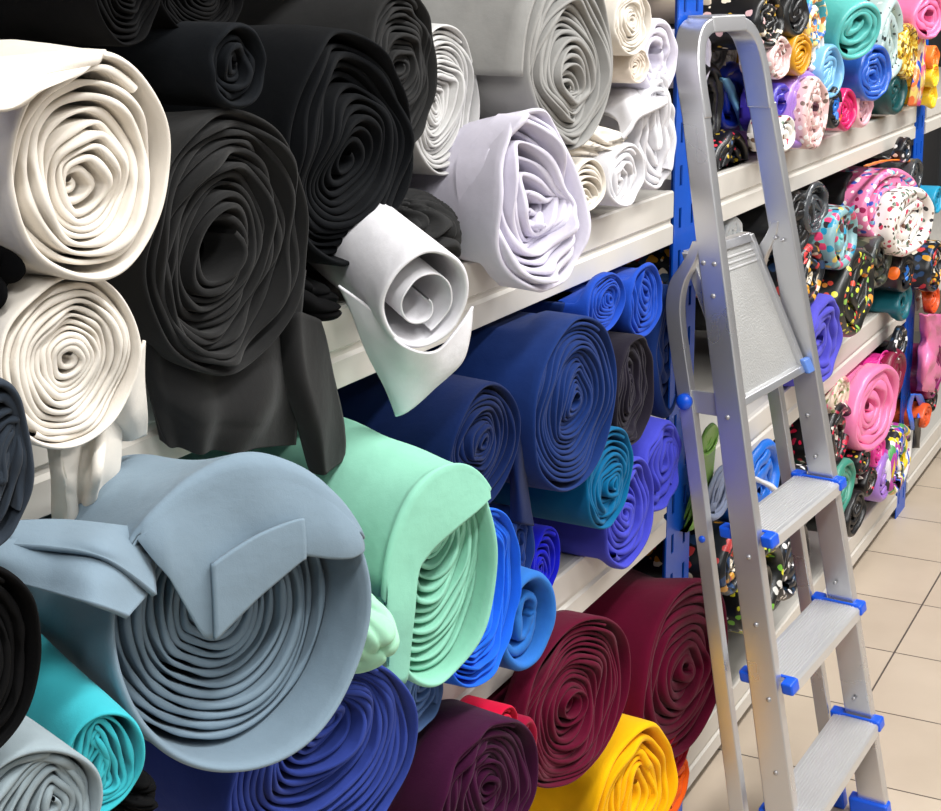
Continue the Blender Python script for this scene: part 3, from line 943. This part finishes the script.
def rivet(s, z, m, parent, r=0.004, axis='m', mat=None, name='rivet', depth=0.003):
    c0 = lp(s, z, m)
    d = (-LN if axis == 'm' else (-LS if s < 0 else -LS))
    u_ = LS if axis == 'm' else LN
    g_ = MB()
    rings = []
    for rr, h in ((r, -0.002), (r, depth * 0.5), (r * 0.6, depth), (r * 0.05, depth * 1.05)):
        rings.append([c0 + d * h + rr * (math.cos(q) * u_ + math.sin(q) * Z3) for q in np.linspace(0, 2 * PI, 14, endpoint=False)])
    g_.sweep(rings)
    return g_.build(name, mat or M_STEEL, parent, LC, smooth=True)


for s_ in (-0.052, 0.058):
    rivet(s_, 1.516, -0.004, sad)
for z_, m_ in ((1.115, 0.020), (1.115, 0.040), (1.06, 0.03), (0.855, 0.034), (0.62, 0.03), (0.505, 0.034), (0.38, 0.03), (0.255, 0.036)):
    rivet(-lw(z_), z_, m_, rails[-1], axis='s', r=0.0042)
for z_, m_ in ((1.115, 0.020), (1.118, 0.034), (0.78, 0.03), (0.70, 0.028), (0.45, 0.03), (0.215, 0.03)):
    rivet(lw(z_) - RT_, z_, m_, rails[1], axis='s', r=0.0038)

# rear legs, curved in to the rails at the top
for sd in (-1, 1):
    d0 = 0.0 if sd < 0 else -0.018
    zz = [0.0, 0.3, 0.6, 0.85, 0.95, 1.00, 1.04, 1.075, 1.10, 1.125, 1.15]
    ma = [0.108, 0.105, 0.101, 0.097, 0.098, 0.098, 0.094, 0.082, 0.066, 0.050, 0.042]
    mb = [0.138, 0.133, 0.127, 0.124, 0.126, 0.126, 0.122, 0.110, 0.090, 0.070, 0.056]
    zz2 = np.linspace(0, 1, 34)
    A_ = catmull(np.array([zz, ma, mb]).T, 34)
    off_in = 0.0 if sd < 0 else 0.002
    path = [(sd * (lw(p[0]) - 0.011 - off_in), p[0]) for p in A_]
    leg = bar('rear_leg', path, 0.011, [p[1] + d0 for p in A_], [p[2] + d0 for p in A_], M_ALU, bev=0.002)
    g = MB()
    g.box(sd * lw(0.02) - (0.026 if sd > 0 else -0.004) , sd * lw(0.02) + (0.004 if sd > 0 else 0.026) * 1.0 - (0.0 if sd > 0 else 0.0), -0.0322, 0.016, 0.104 + d0, 0.143 + d0, lambda s, z, m: lp(s, z, m))
    g.build('foot', M_CAP, leg, LC, bevel=0.004)
    g = MB()
    x0_, x1_ = (lw(0.02) - RT_ - 0.003, lw(0.02) + 0.004) if sd > 0 else (-lw(0.02) - 0.004, -lw(0.02) + RT_ + 0.003)
    g.box(x0_, x1_, -0.0322, 0.000, -0.004, 0.074, lambda s, z, m: lp(s, z, m))
    g.build('foot', M_CAP, rails[sd], LC, bevel=0.004)
    # pivot bracket behind the platform
    g = MB()
    xa, xb = (sd * (lw(0.87) - 0.006), sd * (lw(0.87) - 0.010))
    g.box(min(xa, xb), max(xa, xb), 0.852, 0.892, 0.03, 0.118 + d0, lambda s, z, m: lp(s, z, m))
    g.build('pivot_bracket', M_STEEL, leg, LC, bevel=0.001)
    if sd < 0:
        rivet(-lw(0.87) - 0.001, 0.872, 0.110, leg, r=0.014, axis='s', mat=M_CAP, name='knob', depth=0.012)
        rivet(-lw(0.64), 0.635, 0.114, leg, r=0.006, axis='s', mat=M_CAP, name='plug', depth=0.004)

# treads
for zt in (0.176, 0.411, 0.657):
    wi = lw(zt) - RT_
    g = MB()
    prof = [(-0.012, zt - 0.022), (-0.0145, zt - 0.004), (-0.012, zt)]
    nr = 14
    for k in range(nr):
        m0 = -0.004 + k * 0.0053
        prof += [(m0, zt), (m0 + 0.0008, zt + 0.0012), (m0 + 0.0034, zt + 0.0012), (m0 + 0.0042, zt)]
    prof += [(0.074, zt), (0.076, zt - 0.004), (0.074, zt - 0.020), (0.071, zt - 0.020), (0.071, zt - 0.005), (-0.008, zt - 0.005), (-0.008, zt - 0.022)]
    rings = []
    for s_ in np.linspace(-wi - 0.001, wi + 0.001, 3):
        rings.append([lp(s_, z, m - (z - zt) * 0) for m, z in prof])
    g.sweep(rings)
    tr = g.build('tread', M_TREAD, lad, LC)
    for sd in (-1, 1):
        # blue end cap: a strip beside the rail with a lug in front and behind
        e0, e1 = wi - 0.006, wi + 0.0005
        g = MB()
        fn = (lambda s, z, m, sd=sd: lp(s * sd, z, m))
        pr = [(e0, e1, zt + 0.0005, zt + 0.0045, -0.013, 0.076)]
        g.box(*pr[0], fn)
        cap = g.build('end_cap', M_CAP, tr, LC, bevel=0.0015)
        g = MB()
        g.box(wi - 0.008, wi + RT_ + 0.002, zt - 0.016, zt + 0.004, -0.0175, 0.004, fn)
        g.build('end_cap', M_CAP, tr, LC, bevel=0.004)
        g = MB()
        g.box(wi - 0.008, wi + RT_ - 0.004, zt - 0.015, zt + 0.005, 0.058, 0.082, fn)
        g.build('end_cap', M_CAP, tr, LC, bevel=0.004)

# platform folded up between the rails
g = MB()
pz0, pz1 = 0.876, 1.124
w0_, w1_ = lw(0.86) - RT_ - 0.012, lw(1.1) - RT_ - 0.010


def plp(a, b, dm):
    """a across -1..1, b up 0..1"""
    w_ = w0_ + (w1_ - w0_) * b
    return lp(a * w_, pz0 + (pz1 - pz0) * b, 0.016 + 0.062 * b + dm)


n_, m_ = 2, 2
g.box(-1, 1, 0.03, 0.985, 0.006, 0.012, lambda a, b, d: plp(a, b, d))
M_PLATE = plain('platform_plate', (182, 182, 180), 0.45, 0.5, bump=1.0, bscale=260)
plat = g.build('platform', M_PLATE, lad, LC)
for (a0, a1, b0, b1, d0_, d1_, nm) in ((-1.06, -0.94, 0.0, 1.0, -0.004, 0.016, 'platform_rim'), (0.94, 1.06, 0.0, 1.0, -0.004, 0.016, 'platform_rim'),
                                       (-1.06, 1.06, -0.02, 0.030, -0.006, 0.016, 'platform_nosing'), (-1.0, 1.0, 0.945, 1.01, -0.002, 0.016, 'platform_rim')):
    g = MB()
    g.box(a0, a1, b0, b1, d0_, d1_, lambda a, b, d: plp(a, b, d))
    g.build(nm, M_ALU, plat, LC, bevel=0.002)
for b in (0.80, 0.84, 0.88):
    g = MB()
    g.box(-0.94, 0.94, b, b + 0.014, 0.003, 0.008, lambda a, b_, d: plp(a, b_, d))
    g.build('platform_rib', M_TREAD, plat, LC, bevel=0.001)
g = MB()
g.box(0.90, 1.12, -0.03, 0.075, -0.014, -0.003, lambda a, b, d: plp(a, b, d))
g.build('platform_cap', plain('blue_grey_plastic', (84, 120, 190), 0.4), plat, LC, bevel=0.003)

# ------------------------------------------------------------------ printed rolls of the second bay
K_, W_ = (16, 16, 18), (238, 236, 236)
P_NIGHT = printed('night_dots', (14, 14, 18), [(200, 30, 60), (14, 14, 18), (230, 60, 80), (210, 180, 60), (14, 14, 18), (90, 120, 160)], 70, 0.30)
P_SCRIB = printed('black_scribble', (18, 18, 20), [(230, 220, 200), (18, 18, 20), (210, 170, 60), (230, 190, 190), (18, 18, 20)], 55, 0.42, warp=0.02)
P_BW = printed('black_white_spots', (16, 18, 26), [W_, (16, 18, 26), (30, 60, 90), W_], 60, 0.42)
P_BLUSH = printed('blush_floral', (226, 190, 188), [(240, 236, 230), (180, 130, 130), (250, 248, 245), (120, 100, 90), (226, 190, 188)], 80, 0.45, warp=0.01)
P_WHITE = printed('white_floral', (236, 232, 226), [(120, 90, 70), (236, 232, 226), (90, 110, 90), (200, 60, 90), (40, 40, 44), (236, 232, 226)], 62, 0.42, warp=0.015)
P_PINKDOT = printed('pink_blue_dots', (232, 130, 176), [(250, 246, 246), (60, 90, 190), (232, 80, 150), (250, 246, 246), (150, 20, 80), (120, 200, 220)], 55, 0.45, warp=0.01)
P_STRIPE = printed('gold_blue_strip', (220, 190, 120), [(60, 110, 190), (240, 220, 120), (240, 240, 235), (60, 160, 180), (200, 120, 60)], 70, 0.6, warp=0.02)
P_TEAL = printed('teal_cartoon', (130, 170, 176), [(20, 140, 180), (230, 70, 120), (230, 200, 90), (40, 40, 44), (120, 200, 200), (90, 60, 60)], 48, 0.5, warp=0.02)
P_LEMON = printed('dark_fruit_dots', (26, 28, 26), [(232, 226, 60), (240, 150, 60), (26, 28, 26), (230, 80, 60), (150, 200, 90), (26, 28, 26)], 48, 0.36)
P_SUN = printed('sunset', (238, 190, 120), [(230, 70, 160), (240, 120, 60), (245, 220, 120), (40, 80, 180), (250, 240, 220)], 36, 0.6, warp=0.03)
P_GOLD = printed('gold_foil', (212, 168, 40), [(250, 236, 150), (170, 120, 20), (240, 214, 90), (110, 80, 20)], 90, 0.6, rough=0.25, warp=0.02)
P_PUNCH = printed('grey_green_spots', (176, 198, 196), [(30, 34, 36), (176, 198, 196), (210, 222, 220), (176, 198, 196), (40, 60, 60)], 60, 0.34)
P_OLIVE = printed('dark_camouflage', (30, 32, 28), [(60, 66, 50), (20, 20, 20), (50, 60, 60), (110, 110, 90), (20, 20, 20)], 40, 0.7, warp=0.03)
P_GARDEN = printed('floral_cream', (214, 190, 170), [(230, 120, 140), (140, 150, 100), (240, 230, 210), (200, 170, 150)], 60, 0.5, warp=0.02)
P_REDBLK = printed('black_red_print', (18, 14, 16), [(200, 20, 60), (18, 14, 16), (230, 220, 210), (150, 20, 50), (18, 14, 16)], 58, 0.4, warp=0.02)
P_RAIN = printed('rainbow_strips', (230, 228, 226), [(240, 210, 40), (40, 40, 44), (60, 90, 200), (240, 240, 240), (180, 60, 160), (80, 160, 90)], 60, 0.7, stretch=(1, 1, 0.25))
P_GRN = printed('black_green_print', (18, 22, 20), [(120, 190, 60), (18, 22, 20), (230, 226, 60), (18, 22, 20), (230, 230, 225), (40, 80, 120)], 55, 0.4, warp=0.02)
P_ORB = printed('black_orange', (18, 18, 22), [(240, 110, 30), (18, 18, 22), (30, 110, 200), (18, 18, 22)], 22, 0.5, warp=0.03)
P_JUNG = printed('dark_jungle', (20, 24, 28), [(210, 150, 40), (40, 70, 110), (200, 60, 60), (20, 24, 28), (230, 220, 200)], 42, 0.5, warp=0.03)


def vin(key, rgb, rough=0.38):
    return cloth('vinyl_' + key, rgb, rough=rough, sheen=0.0, var=0.06, bump=0.05)


V_BLACK = vin('black', (18, 18, 20))
V_MINT = vin('mint', (92, 186, 180), 0.3)
V_SKY = vin('sky', (120, 178, 220), 0.3)
V_BLUE = vin('blue', (48, 98, 196), 0.32)
V_LILAC = vin('lilac', (158, 116, 200), 0.3)
V_VIOLET = vin('violet', (62, 48, 170))
V_MAG = vin('magenta', (214, 30, 104), 0.3)
V_PINKP = vin('pale_pink', (238, 180, 190))
V_PINK = vin('pink', (244, 130, 180), 0.3)
V_HOT = vin('hot_pink', (226, 50, 150), 0.3)
V_MUST = vin('mustard', (206, 146, 20))
V_GREY = vin('grey', (110, 110, 112))
V_SAND = vin('sand', (196, 188, 178))
V_ORANGE = vin('orange', (244, 130, 40))
V_YELLOW = vin('yellow', (250, 206, 40))
V_TEAL = vin('teal', (10, 96, 108))
V_DTEAL = vin('dark_teal', (10, 70, 72))
V_SMOKE = vin('smoke', (66, 70, 74), 0.15)
V_WHITE = vin('white', (234, 236, 238))
V_PERI = cloth('peri_far', (84, 80, 192))
V_MAROON = vin('wine', (120, 10, 50))
V_COBALT = vin('cobalt', (22, 50, 170))
V_RBLUE = vin('ribbon_blue', (40, 110, 230))
FT = 'printed rolls on the upper shelf of the second bay'
FM = 'printed rolls on the middle shelf of the second bay'
FB = 'printed rolls on the bottom shelf of the second bay'


def far(label, u, v, w, h, mat, y=0.86, deck=1.234, grp=FT, **kw):
    d = dict(turns=4, crumple=0.25, wrinkle=0.04, turn_k=1.0, length=0.42, ragged=0.006, depth=0.04)
    d.update(kw)
    return fabric_roll(label, u, v, w, h, y, mat, deck=deck, group=grp, **d)


def strip(label, pts, wid, y, mat, cat='fabric strip', name='fabric_strip', thick=0.004, seed=1, group=None, curl=0.01, wr=0.001):
    """a strip of cloth hanging along pixel points (u, v)"""
    rows = []
    for k, (u, v) in enumerate(pts):
        yy = y + (0.012 if k % 2 else 0.0)
        rows.append([(u - wid / 2, v, yy + curl), (u, v, yy), (u + wid / 2, v, yy + curl)])
    pr = dict(label=label, category=cat)
    if group:
        pr['group'] = group
    return sheet(name, mat, rows, None, None, thick, 30, 12, wr, seed, props=pr)


# upper shelf
far('beige roll seen just above the ladder handle', 722, 2, 38, 42, cloth('beige', (206, 190, 168)), turns=5, y=0.955)
far('small pink roll peeping out above the ladder handle', 742, 16, 16, 18, V_PINK, y=0.955)
far('grey roll seen through the ladder handle', 716, 50, 28, 46, V_GREY, y=0.965)
far('sand coloured thin roll seen through the ladder handle', 731, 56, 12, 40, V_SAND, y=0.97)
far('tall black cloth roll seen through the ladder rails beside the blue post', 712, 108, 26, 90, V_BLACK, y=0.955, turns=2.5)
far('cobalt blue cloth roll with a pale stripe seen through the ladder rails', 737, 96, 34, 66, V_COBALT, y=0.96, turns=2.5)
strip('pale blue strip lying over the cobalt roll between the ladder rails', [(724, 78), (732, 94), (740, 112), (745, 130)], 9, 0.945, V_SKY)
far('black roll with red dots between the ladder rails', 734, 166, 62, 66, P_NIGHT, y=0.93, turns=3, crumple=0.4)
far('black roll with pale motifs at the top right of the ladder', 772, 20, 40, 56, P_SCRIB, turns=3, length=0.14)
far('plain black roll at the top edge right of the black patterned roll', 799, 12, 22, 48, V_BLACK, turns=2.5)
far('gold and blue printed roll at the top edge', 818, 20, 20, 54, P_STRIPE, turns=3)
far('blush floral roll right of the ladder handle', 782, 58, 28, 42, P_BLUSH, f0=0.35, turns=2.5, fill=0.9, length=0.06)
far('mustard yellow roll beside the blush floral roll', 803, 54, 20, 42, V_MUST, f0=0.3, turns=3)
far('white floral cloth roll above the lilac roll', 816, 50, 22, 40, P_WHITE, turns=2.5, crumple=0.5, y=0.875)
far('shiny mint roll tilted at the top of the second bay', 860, 32, 44, 58, V_MINT, yaw=-22, pitch=14, f0=0.3, turns=2.5, deck=None, y=0.84)
far('pale sky blue roll below the mint roll', 833, 72, 34, 52, V_SKY, turns=4, crumple=0.4)
far('bright blue roll under the mint roll', 877, 73, 36, 56, V_BLUE, turns=5, crumple=0.3, yaw=-6, y=0.85)
far('glossy lilac roll right of the ladder rail', 806, 110, 36, 74, V_LILAC, f0=0.35, turns=2.5, y=0.868, length=0.12)
far('pink floral roll with a pale open end on the shelf edge', 818, 114, 24, 72, P_BLUSH, f0=0.25, turns=3, y=0.85, crumple=0.4)
far('violet blue cloth roll next to the ladder rail', 783, 108, 30, 46, V_VIOLET, f0=0.3, turns=2, y=0.875, length=0.05)
far('small white floral roll hanging at the shelf edge below the violet roll', 788, 134, 18, 34, P_WHITE, turns=2.5, y=0.85, crumple=0.4, length=0.05)
far('thin black and yellow roll beside the pink floral roll', 837, 108, 12, 42, P_ORB, turns=2.5)
far('magenta roll on the shelf edge below the sky blue roll', 849, 110, 18, 42, V_MAG, turns=4)
far('pale pink roll on the shelf edge below the bright blue roll', 866, 106, 26, 40, V_PINKP, turns=2.5, y=0.875)
far('small orange roll behind the mint roll', 872, 14, 18, 20, V_ORANGE, y=0.90)
far('yellow printed roll at the top edge behind the spotted roll', 886, 16, 18, 34, P_STRIPE, y=0.89)
far('grey green spotted roll hanging at the top right', 894, 40, 24, 84, P_PUNCH, turns=2.5, crumple=0.4, y=0.865)
far('dark teal roll below the spotted roll', 899, 90, 28, 48, V_DTEAL, turns=3, y=0.872)
far('gold foil roll beside the far blue post', 911, 52, 16, 54, P_GOLD, turns=2.5)
strip('pink and orange printed strip hanging before the far blue post', [(919, 36), (920, 58), (918, 82), (913, 106)], 12, 0.862, P_SUN)
far('large pink roll at the top right corner', 931, 16, 40, 46, V_PINK, f0=0.35, turns=2.5, yaw=-12, y=0.84)
BT = 'rolls beyond the far blue post'
far('orange roll beyond the far blue post', 936, 58, 18, 24, V_ORANGE, grp=BT)
far('yellow roll under the orange roll beyond the far blue post', 936, 76, 16, 22, V_YELLOW, grp=BT)
far('pale yellow cloth roll lowest beyond the far blue post', 934, 96, 14, 24, V_YELLOW, grp=BT, y=0.875, turns=2.5)

# middle shelf
d2 = dict(deck=0.70, grp=FM)
far('white roll with teal windows seen above the ladder platform', 735, 234, 44, 32, printed('white_teal', (228, 234, 238), [(20, 120, 140), (228, 234, 238), (228, 234, 238), (120, 190, 200)], 40, 0.34), turns=2, y=0.95, **d2)
far('black roll right of the ladder rail under the upper shelf', 800, 224, 30, 60, V_BLACK, turns=2.5, y=0.88, **d2)
far('black roll with gold print right of the ladder rail', 812, 276, 28, 60, P_JUNG, turns=3, y=0.87, **d2)
far('shiny black roll beside the teal cartoon roll', 818, 208, 30, 50, V_SMOKE, turns=3, y=0.875, **d2)
far('large pink roll with blue dots on the middle shelf', 894, 206, 62, 72, P_PINKDOT, turns=2.5, f0=0.4, y=0.872, yaw=-14, pitch=-2, length=0.5, **d2)
far('white floral rumpled roll in front of the pink dotted roll', 914, 222, 44, 66, P_WHITE, turns=3, crumple=0.5, y=0.83, yaw=-10, **d2)
far('teal cartoon print roll drooping in front of the pink dotted roll', 846, 238, 36, 60, P_TEAL, turns=2.5, crumple=0.5, y=0.845, **d2)
far('dark camouflage roll behind the fruit dotted roll', 882, 262, 40, 50, P_OLIVE, turns=3, y=0.875, **d2)
far('smoky black plastic roll at the right edge under the upper shelf', 918, 176, 54, 32, V_SMOKE, turns=3, y=0.855, crumple=0.4, **d2)
strip('long orange and teal strip under the upper shelf at the right', [(866, 166), (884, 161), (902, 160), (914, 162)], 5, 0.87, V_ORANGE)
far('white and navy printed roll by the far blue post', 908, 150, 24, 24, P_BW, turns=2.5, y=0.86, **d2)
far('black roll with yellow fruit dots hanging over the middle shelf', 860, 292, 50, 82, P_LEMON, turns=3, crumple=0.45, y=0.845, **d2)
far('black and orange print roll right of the fruit dotted roll', 908, 272, 44, 38, P_ORB, turns=2.5, y=0.85, **d2)
far('flat dark teal roll below the black and orange roll', 906, 302, 42, 36, V_TEAL, turns=3, y=0.862, **d2)
far('orange red roll at the right edge of the middle shelf', 936, 300, 22, 26, vin('orange_red', (226, 84, 30)), y=0.86, **d2)
far('dark printed roll at the right edge above the orange red roll', 938, 266, 18, 48, P_JUNG, y=0.85, **d2)
far('turquoise roll at the right edge beside the white floral roll', 939, 200, 16, 26, vin('turquoise', (20, 150, 190)), y=0.84, **d2)
far('periwinkle roll at the shelf edge right of the ladder rail', 826, 342, 34, 82, V_PERI, turns=4, crumple=0.3, y=0.852, length=0.14, **d2)

# bottom shelf
d3 = dict(deck=0.135, grp=FB)
far('big pink roll with a scalloped inner layer on the bottom shelf', 878, 408, 50, 80, V_PINK, turns=4, f0=0.15, y=0.84, yaw=-6, length=0.45, **d3)
far('cream floral roll between the ladder rail and the big pink roll', 842, 398, 30, 40, P_GARDEN, turns=3, y=0.875, **d3)
far('black roll with red print left of the big pink roll', 841, 436, 28, 58, P_REDBLK, turns=3, y=0.868, **d3)
far('wine red cloth roll right above the big pink roll', 898, 376, 42, 48, V_MAROON, turns=2.5, crumple=0.4, y=0.862, **d3)
far('hot pink roll behind the big pink roll', 884, 364, 32, 28, V_HOT, turns=2.5, y=0.885, **d3)
far('black roll with white spots under the middle shelf edge', 902, 344, 40, 32, P_BW, turns=2.5, y=0.865, **d3)
strip('pink satin strip hanging at the right edge', [(930, 314), (931, 340), (929, 366), (926, 392)], 22, 0.85, V_PINK, curl=0.03, wr=0.006)
far('purple roll at the right edge behind the pink satin strip', 936, 372, 24, 50, vin('purple', (130, 20, 90)), y=0.868, **d3)
far('black roll with a bright dot lying under the big pink roll', 866, 460, 44, 26, P_NIGHT, turns=2.5, y=0.85, **d3)
far('black and red roll second under the big pink roll', 872, 482, 42, 26, P_REDBLK, turns=2.5, y=0.853, **d3)
far('hot pink roll squeezed under the big pink roll', 880, 452, 34, 28, V_HOT, turns=2.5, y=0.88, **d3)
far('lilac roll beside the printed strips near the far blue post', 887, 478, 20, 42, V_LILAC, turns=2.5, y=0.868, **d3)
far('teal and green roll right of the top ladder tread', 846, 488, 22, 50, vin('sea_green', (60, 140, 120)), turns=3, y=0.855, **d3)
far('black ribbed roll hanging at the bottom shelf edge', 858, 514, 26, 40, V_BLACK, turns=4, y=0.845, **d3)
far('rainbow strip roll next to the foot of the far blue post', 902, 460, 22, 62, P_RAIN, turns=2.5, y=0.86, crumple=0.4, **d3)
far('blue roll with white stripe seen between the ladder rails', 764, 484, 46, 78, vin('azure', (20, 110, 214)), turns=3, y=0.87, **d3)
strip('white strip lying across the azure roll between the ladder rails', [(748, 476), (758, 480), (770, 486), (780, 496)], 8, 0.845, V_WHITE)
far('black and green printed roll seen through the ladder above the middle tread', 766, 588, 40, 78, P_GRN, turns=3, y=0.862, crumple=0.4, **d3)
far('white and navy printed roll seen through the ladder right of the green print', 796, 560, 30, 70, P_BW, turns=2.5, y=0.866, **d3)
far('dark jungle print roll seen between the rear legs of the ladder', 738, 560, 26, 66, P_JUNG, turns=3, y=0.872, **d3)
far('pale grey blue cloth roll behind the near ladder rail', 722, 492, 30, 52, cloth('mist', (140, 150, 176)), turns=2.5, y=0.88, crumple=0.5, **d3)
far('small lime green roll seen between the rails below the platform', 711, 440, 20, 30, vin('lime', (130, 180, 80)), turns=2.5, y=0.88, **d3)
far('black printed roll under the shelf behind the ladder rails', 722, 424, 40, 46, P_GRN, turns=2.5, y=0.91, **d3)
far('white and black roll between the far ladder rails', 806, 500, 24, 60, P_BW, turns=2.5, y=0.87, **d3)
far('long flat orange and red roll beyond the far blue post', 928, 416, 32, 22, vin('coral', (226, 90, 40)), turns=2.5, y=0.86, deck=0.135, grp=BT)
strip('blue ribbon loop hanging by the far blue post', [(913, 394), (909, 408), (911, 420), (913, 430)], 4, 0.872, V_RBLUE, cat='ribbon', name='ribbon', curl=0.002)
strip('blue ribbon end hanging right of the ribbon loop', [(918, 394), (922, 406), (921, 418)], 7, 0.872, V_RBLUE, cat='ribbon', name='ribbon', curl=0.002)
strip('black strap hanging beside the far blue post', [(917, 418), (917, 432), (916, 448)], 6, 0.87, V_BLACK, cat='strap', name='strap', curl=0.002)
far('red printed roll beyond the ribbon at the right edge', 934, 400, 20, 22, P_REDBLK, turns=2.5, y=0.868, deck=0.135, grp=BT)

# dark rolls added further back to blacken the lit gaps between the goods
BK = 'added dark filler rolls in the back row of the second bay'
V_INK = vin('ink', (14, 15, 22), 0.5)
V_NIGHT = vin('night_blue', (16, 22, 44), 0.5)
for lab, u, v, w, h, y, m, dk in (
        ('added dark filler roll in the back row above the periwinkle roll by the ladder rail', 788, 298, 44, 70, 0.96, V_INK, 0.70),
        ('added dark filler roll in the back row above the pink dotted roll', 852, 196, 40, 44, 0.97, V_INK, 0.70),
        ('added night blue filler roll in the back row under the far end of the upper shelf', 884, 172, 40, 30, 0.96, V_NIGHT, 0.70),
        ('added dark filler roll in the back row at the right edge of the middle shelf', 922, 254, 44, 50, 0.95, V_INK, 0.70),
        ('added dark filler roll in the back row on the bottom shelf below the wine red roll', 906, 416, 40, 56, 0.95, V_INK, 0.135),
        ('added night blue filler roll in the back row on the bottom shelf beside the top tread', 820, 452, 50, 70, 0.96, V_NIGHT, 0.135),
        ('added dark filler roll in the back row behind the rear legs of the ladder', 780, 560, 60, 90, 0.95, V_INK, 0.135),
        ('added dark filler roll in the back row on the bottom shelf behind the rainbow roll', 884, 486, 40, 60, 0.93, V_INK, 0.135),
        ('added night blue filler roll in the back row behind the pale grey blue cloth roll', 716, 540, 60, 90, 0.97, V_NIGHT, 0.135)):
    far(lab, u, v, w, h, m, y=y, deck=dk, grp=BK, turns=3)
# ------------------------------------------------------------------ light


def area(name, loc, size, power, rot=(0, 0, 0), col=(1, 1, 1), shape='RECTANGLE'):
    d = bpy.data.lights.new(name, 'AREA')
    d.energy = power
    d.shape = shape
    d.size, d.size_y = size
    d.color = col
    o = bpy.data.objects.new(name, d)
    COL.objects.link(o)
    o.location = loc
    o.rotation_euler = rot
    return o


for k, x in enumerate((-0.6, 1.4, 3.4, 5.4)):
    area('ceiling_and_fill_light', (x, -0.30, 3.02), (1.5, 0.22), 44, (0, 0, 0), (1.0, 0.995, 0.985))
for k, x in enumerate((-0.6, 2.2, 5.0)):  # row tilted at the shelves, added as soft frontal fill
    area('ceiling_and_fill_light', (x, -1.5, 2.95), (1.5, 0.22), 15, (math.radians(35), 0, 0), (1.0, 0.995, 0.985))
w = bpy.data.worlds.new('world')
SC.world = w
w.use_nodes = True
w.node_tree.nodes['Background'].inputs['Color'].default_value = (0.9, 0.95, 1.0, 1)
w.node_tree.nodes['Background'].inputs['Strength'].default_value = 0.03
SC.view_settings.view_transform = 'Standard'
SC.view_settings.look = 'None'
SC.view_settings.gamma = 1.0
SC.view_settings.exposure = 0.28
SC.view_settings.use_curve_mapping = False
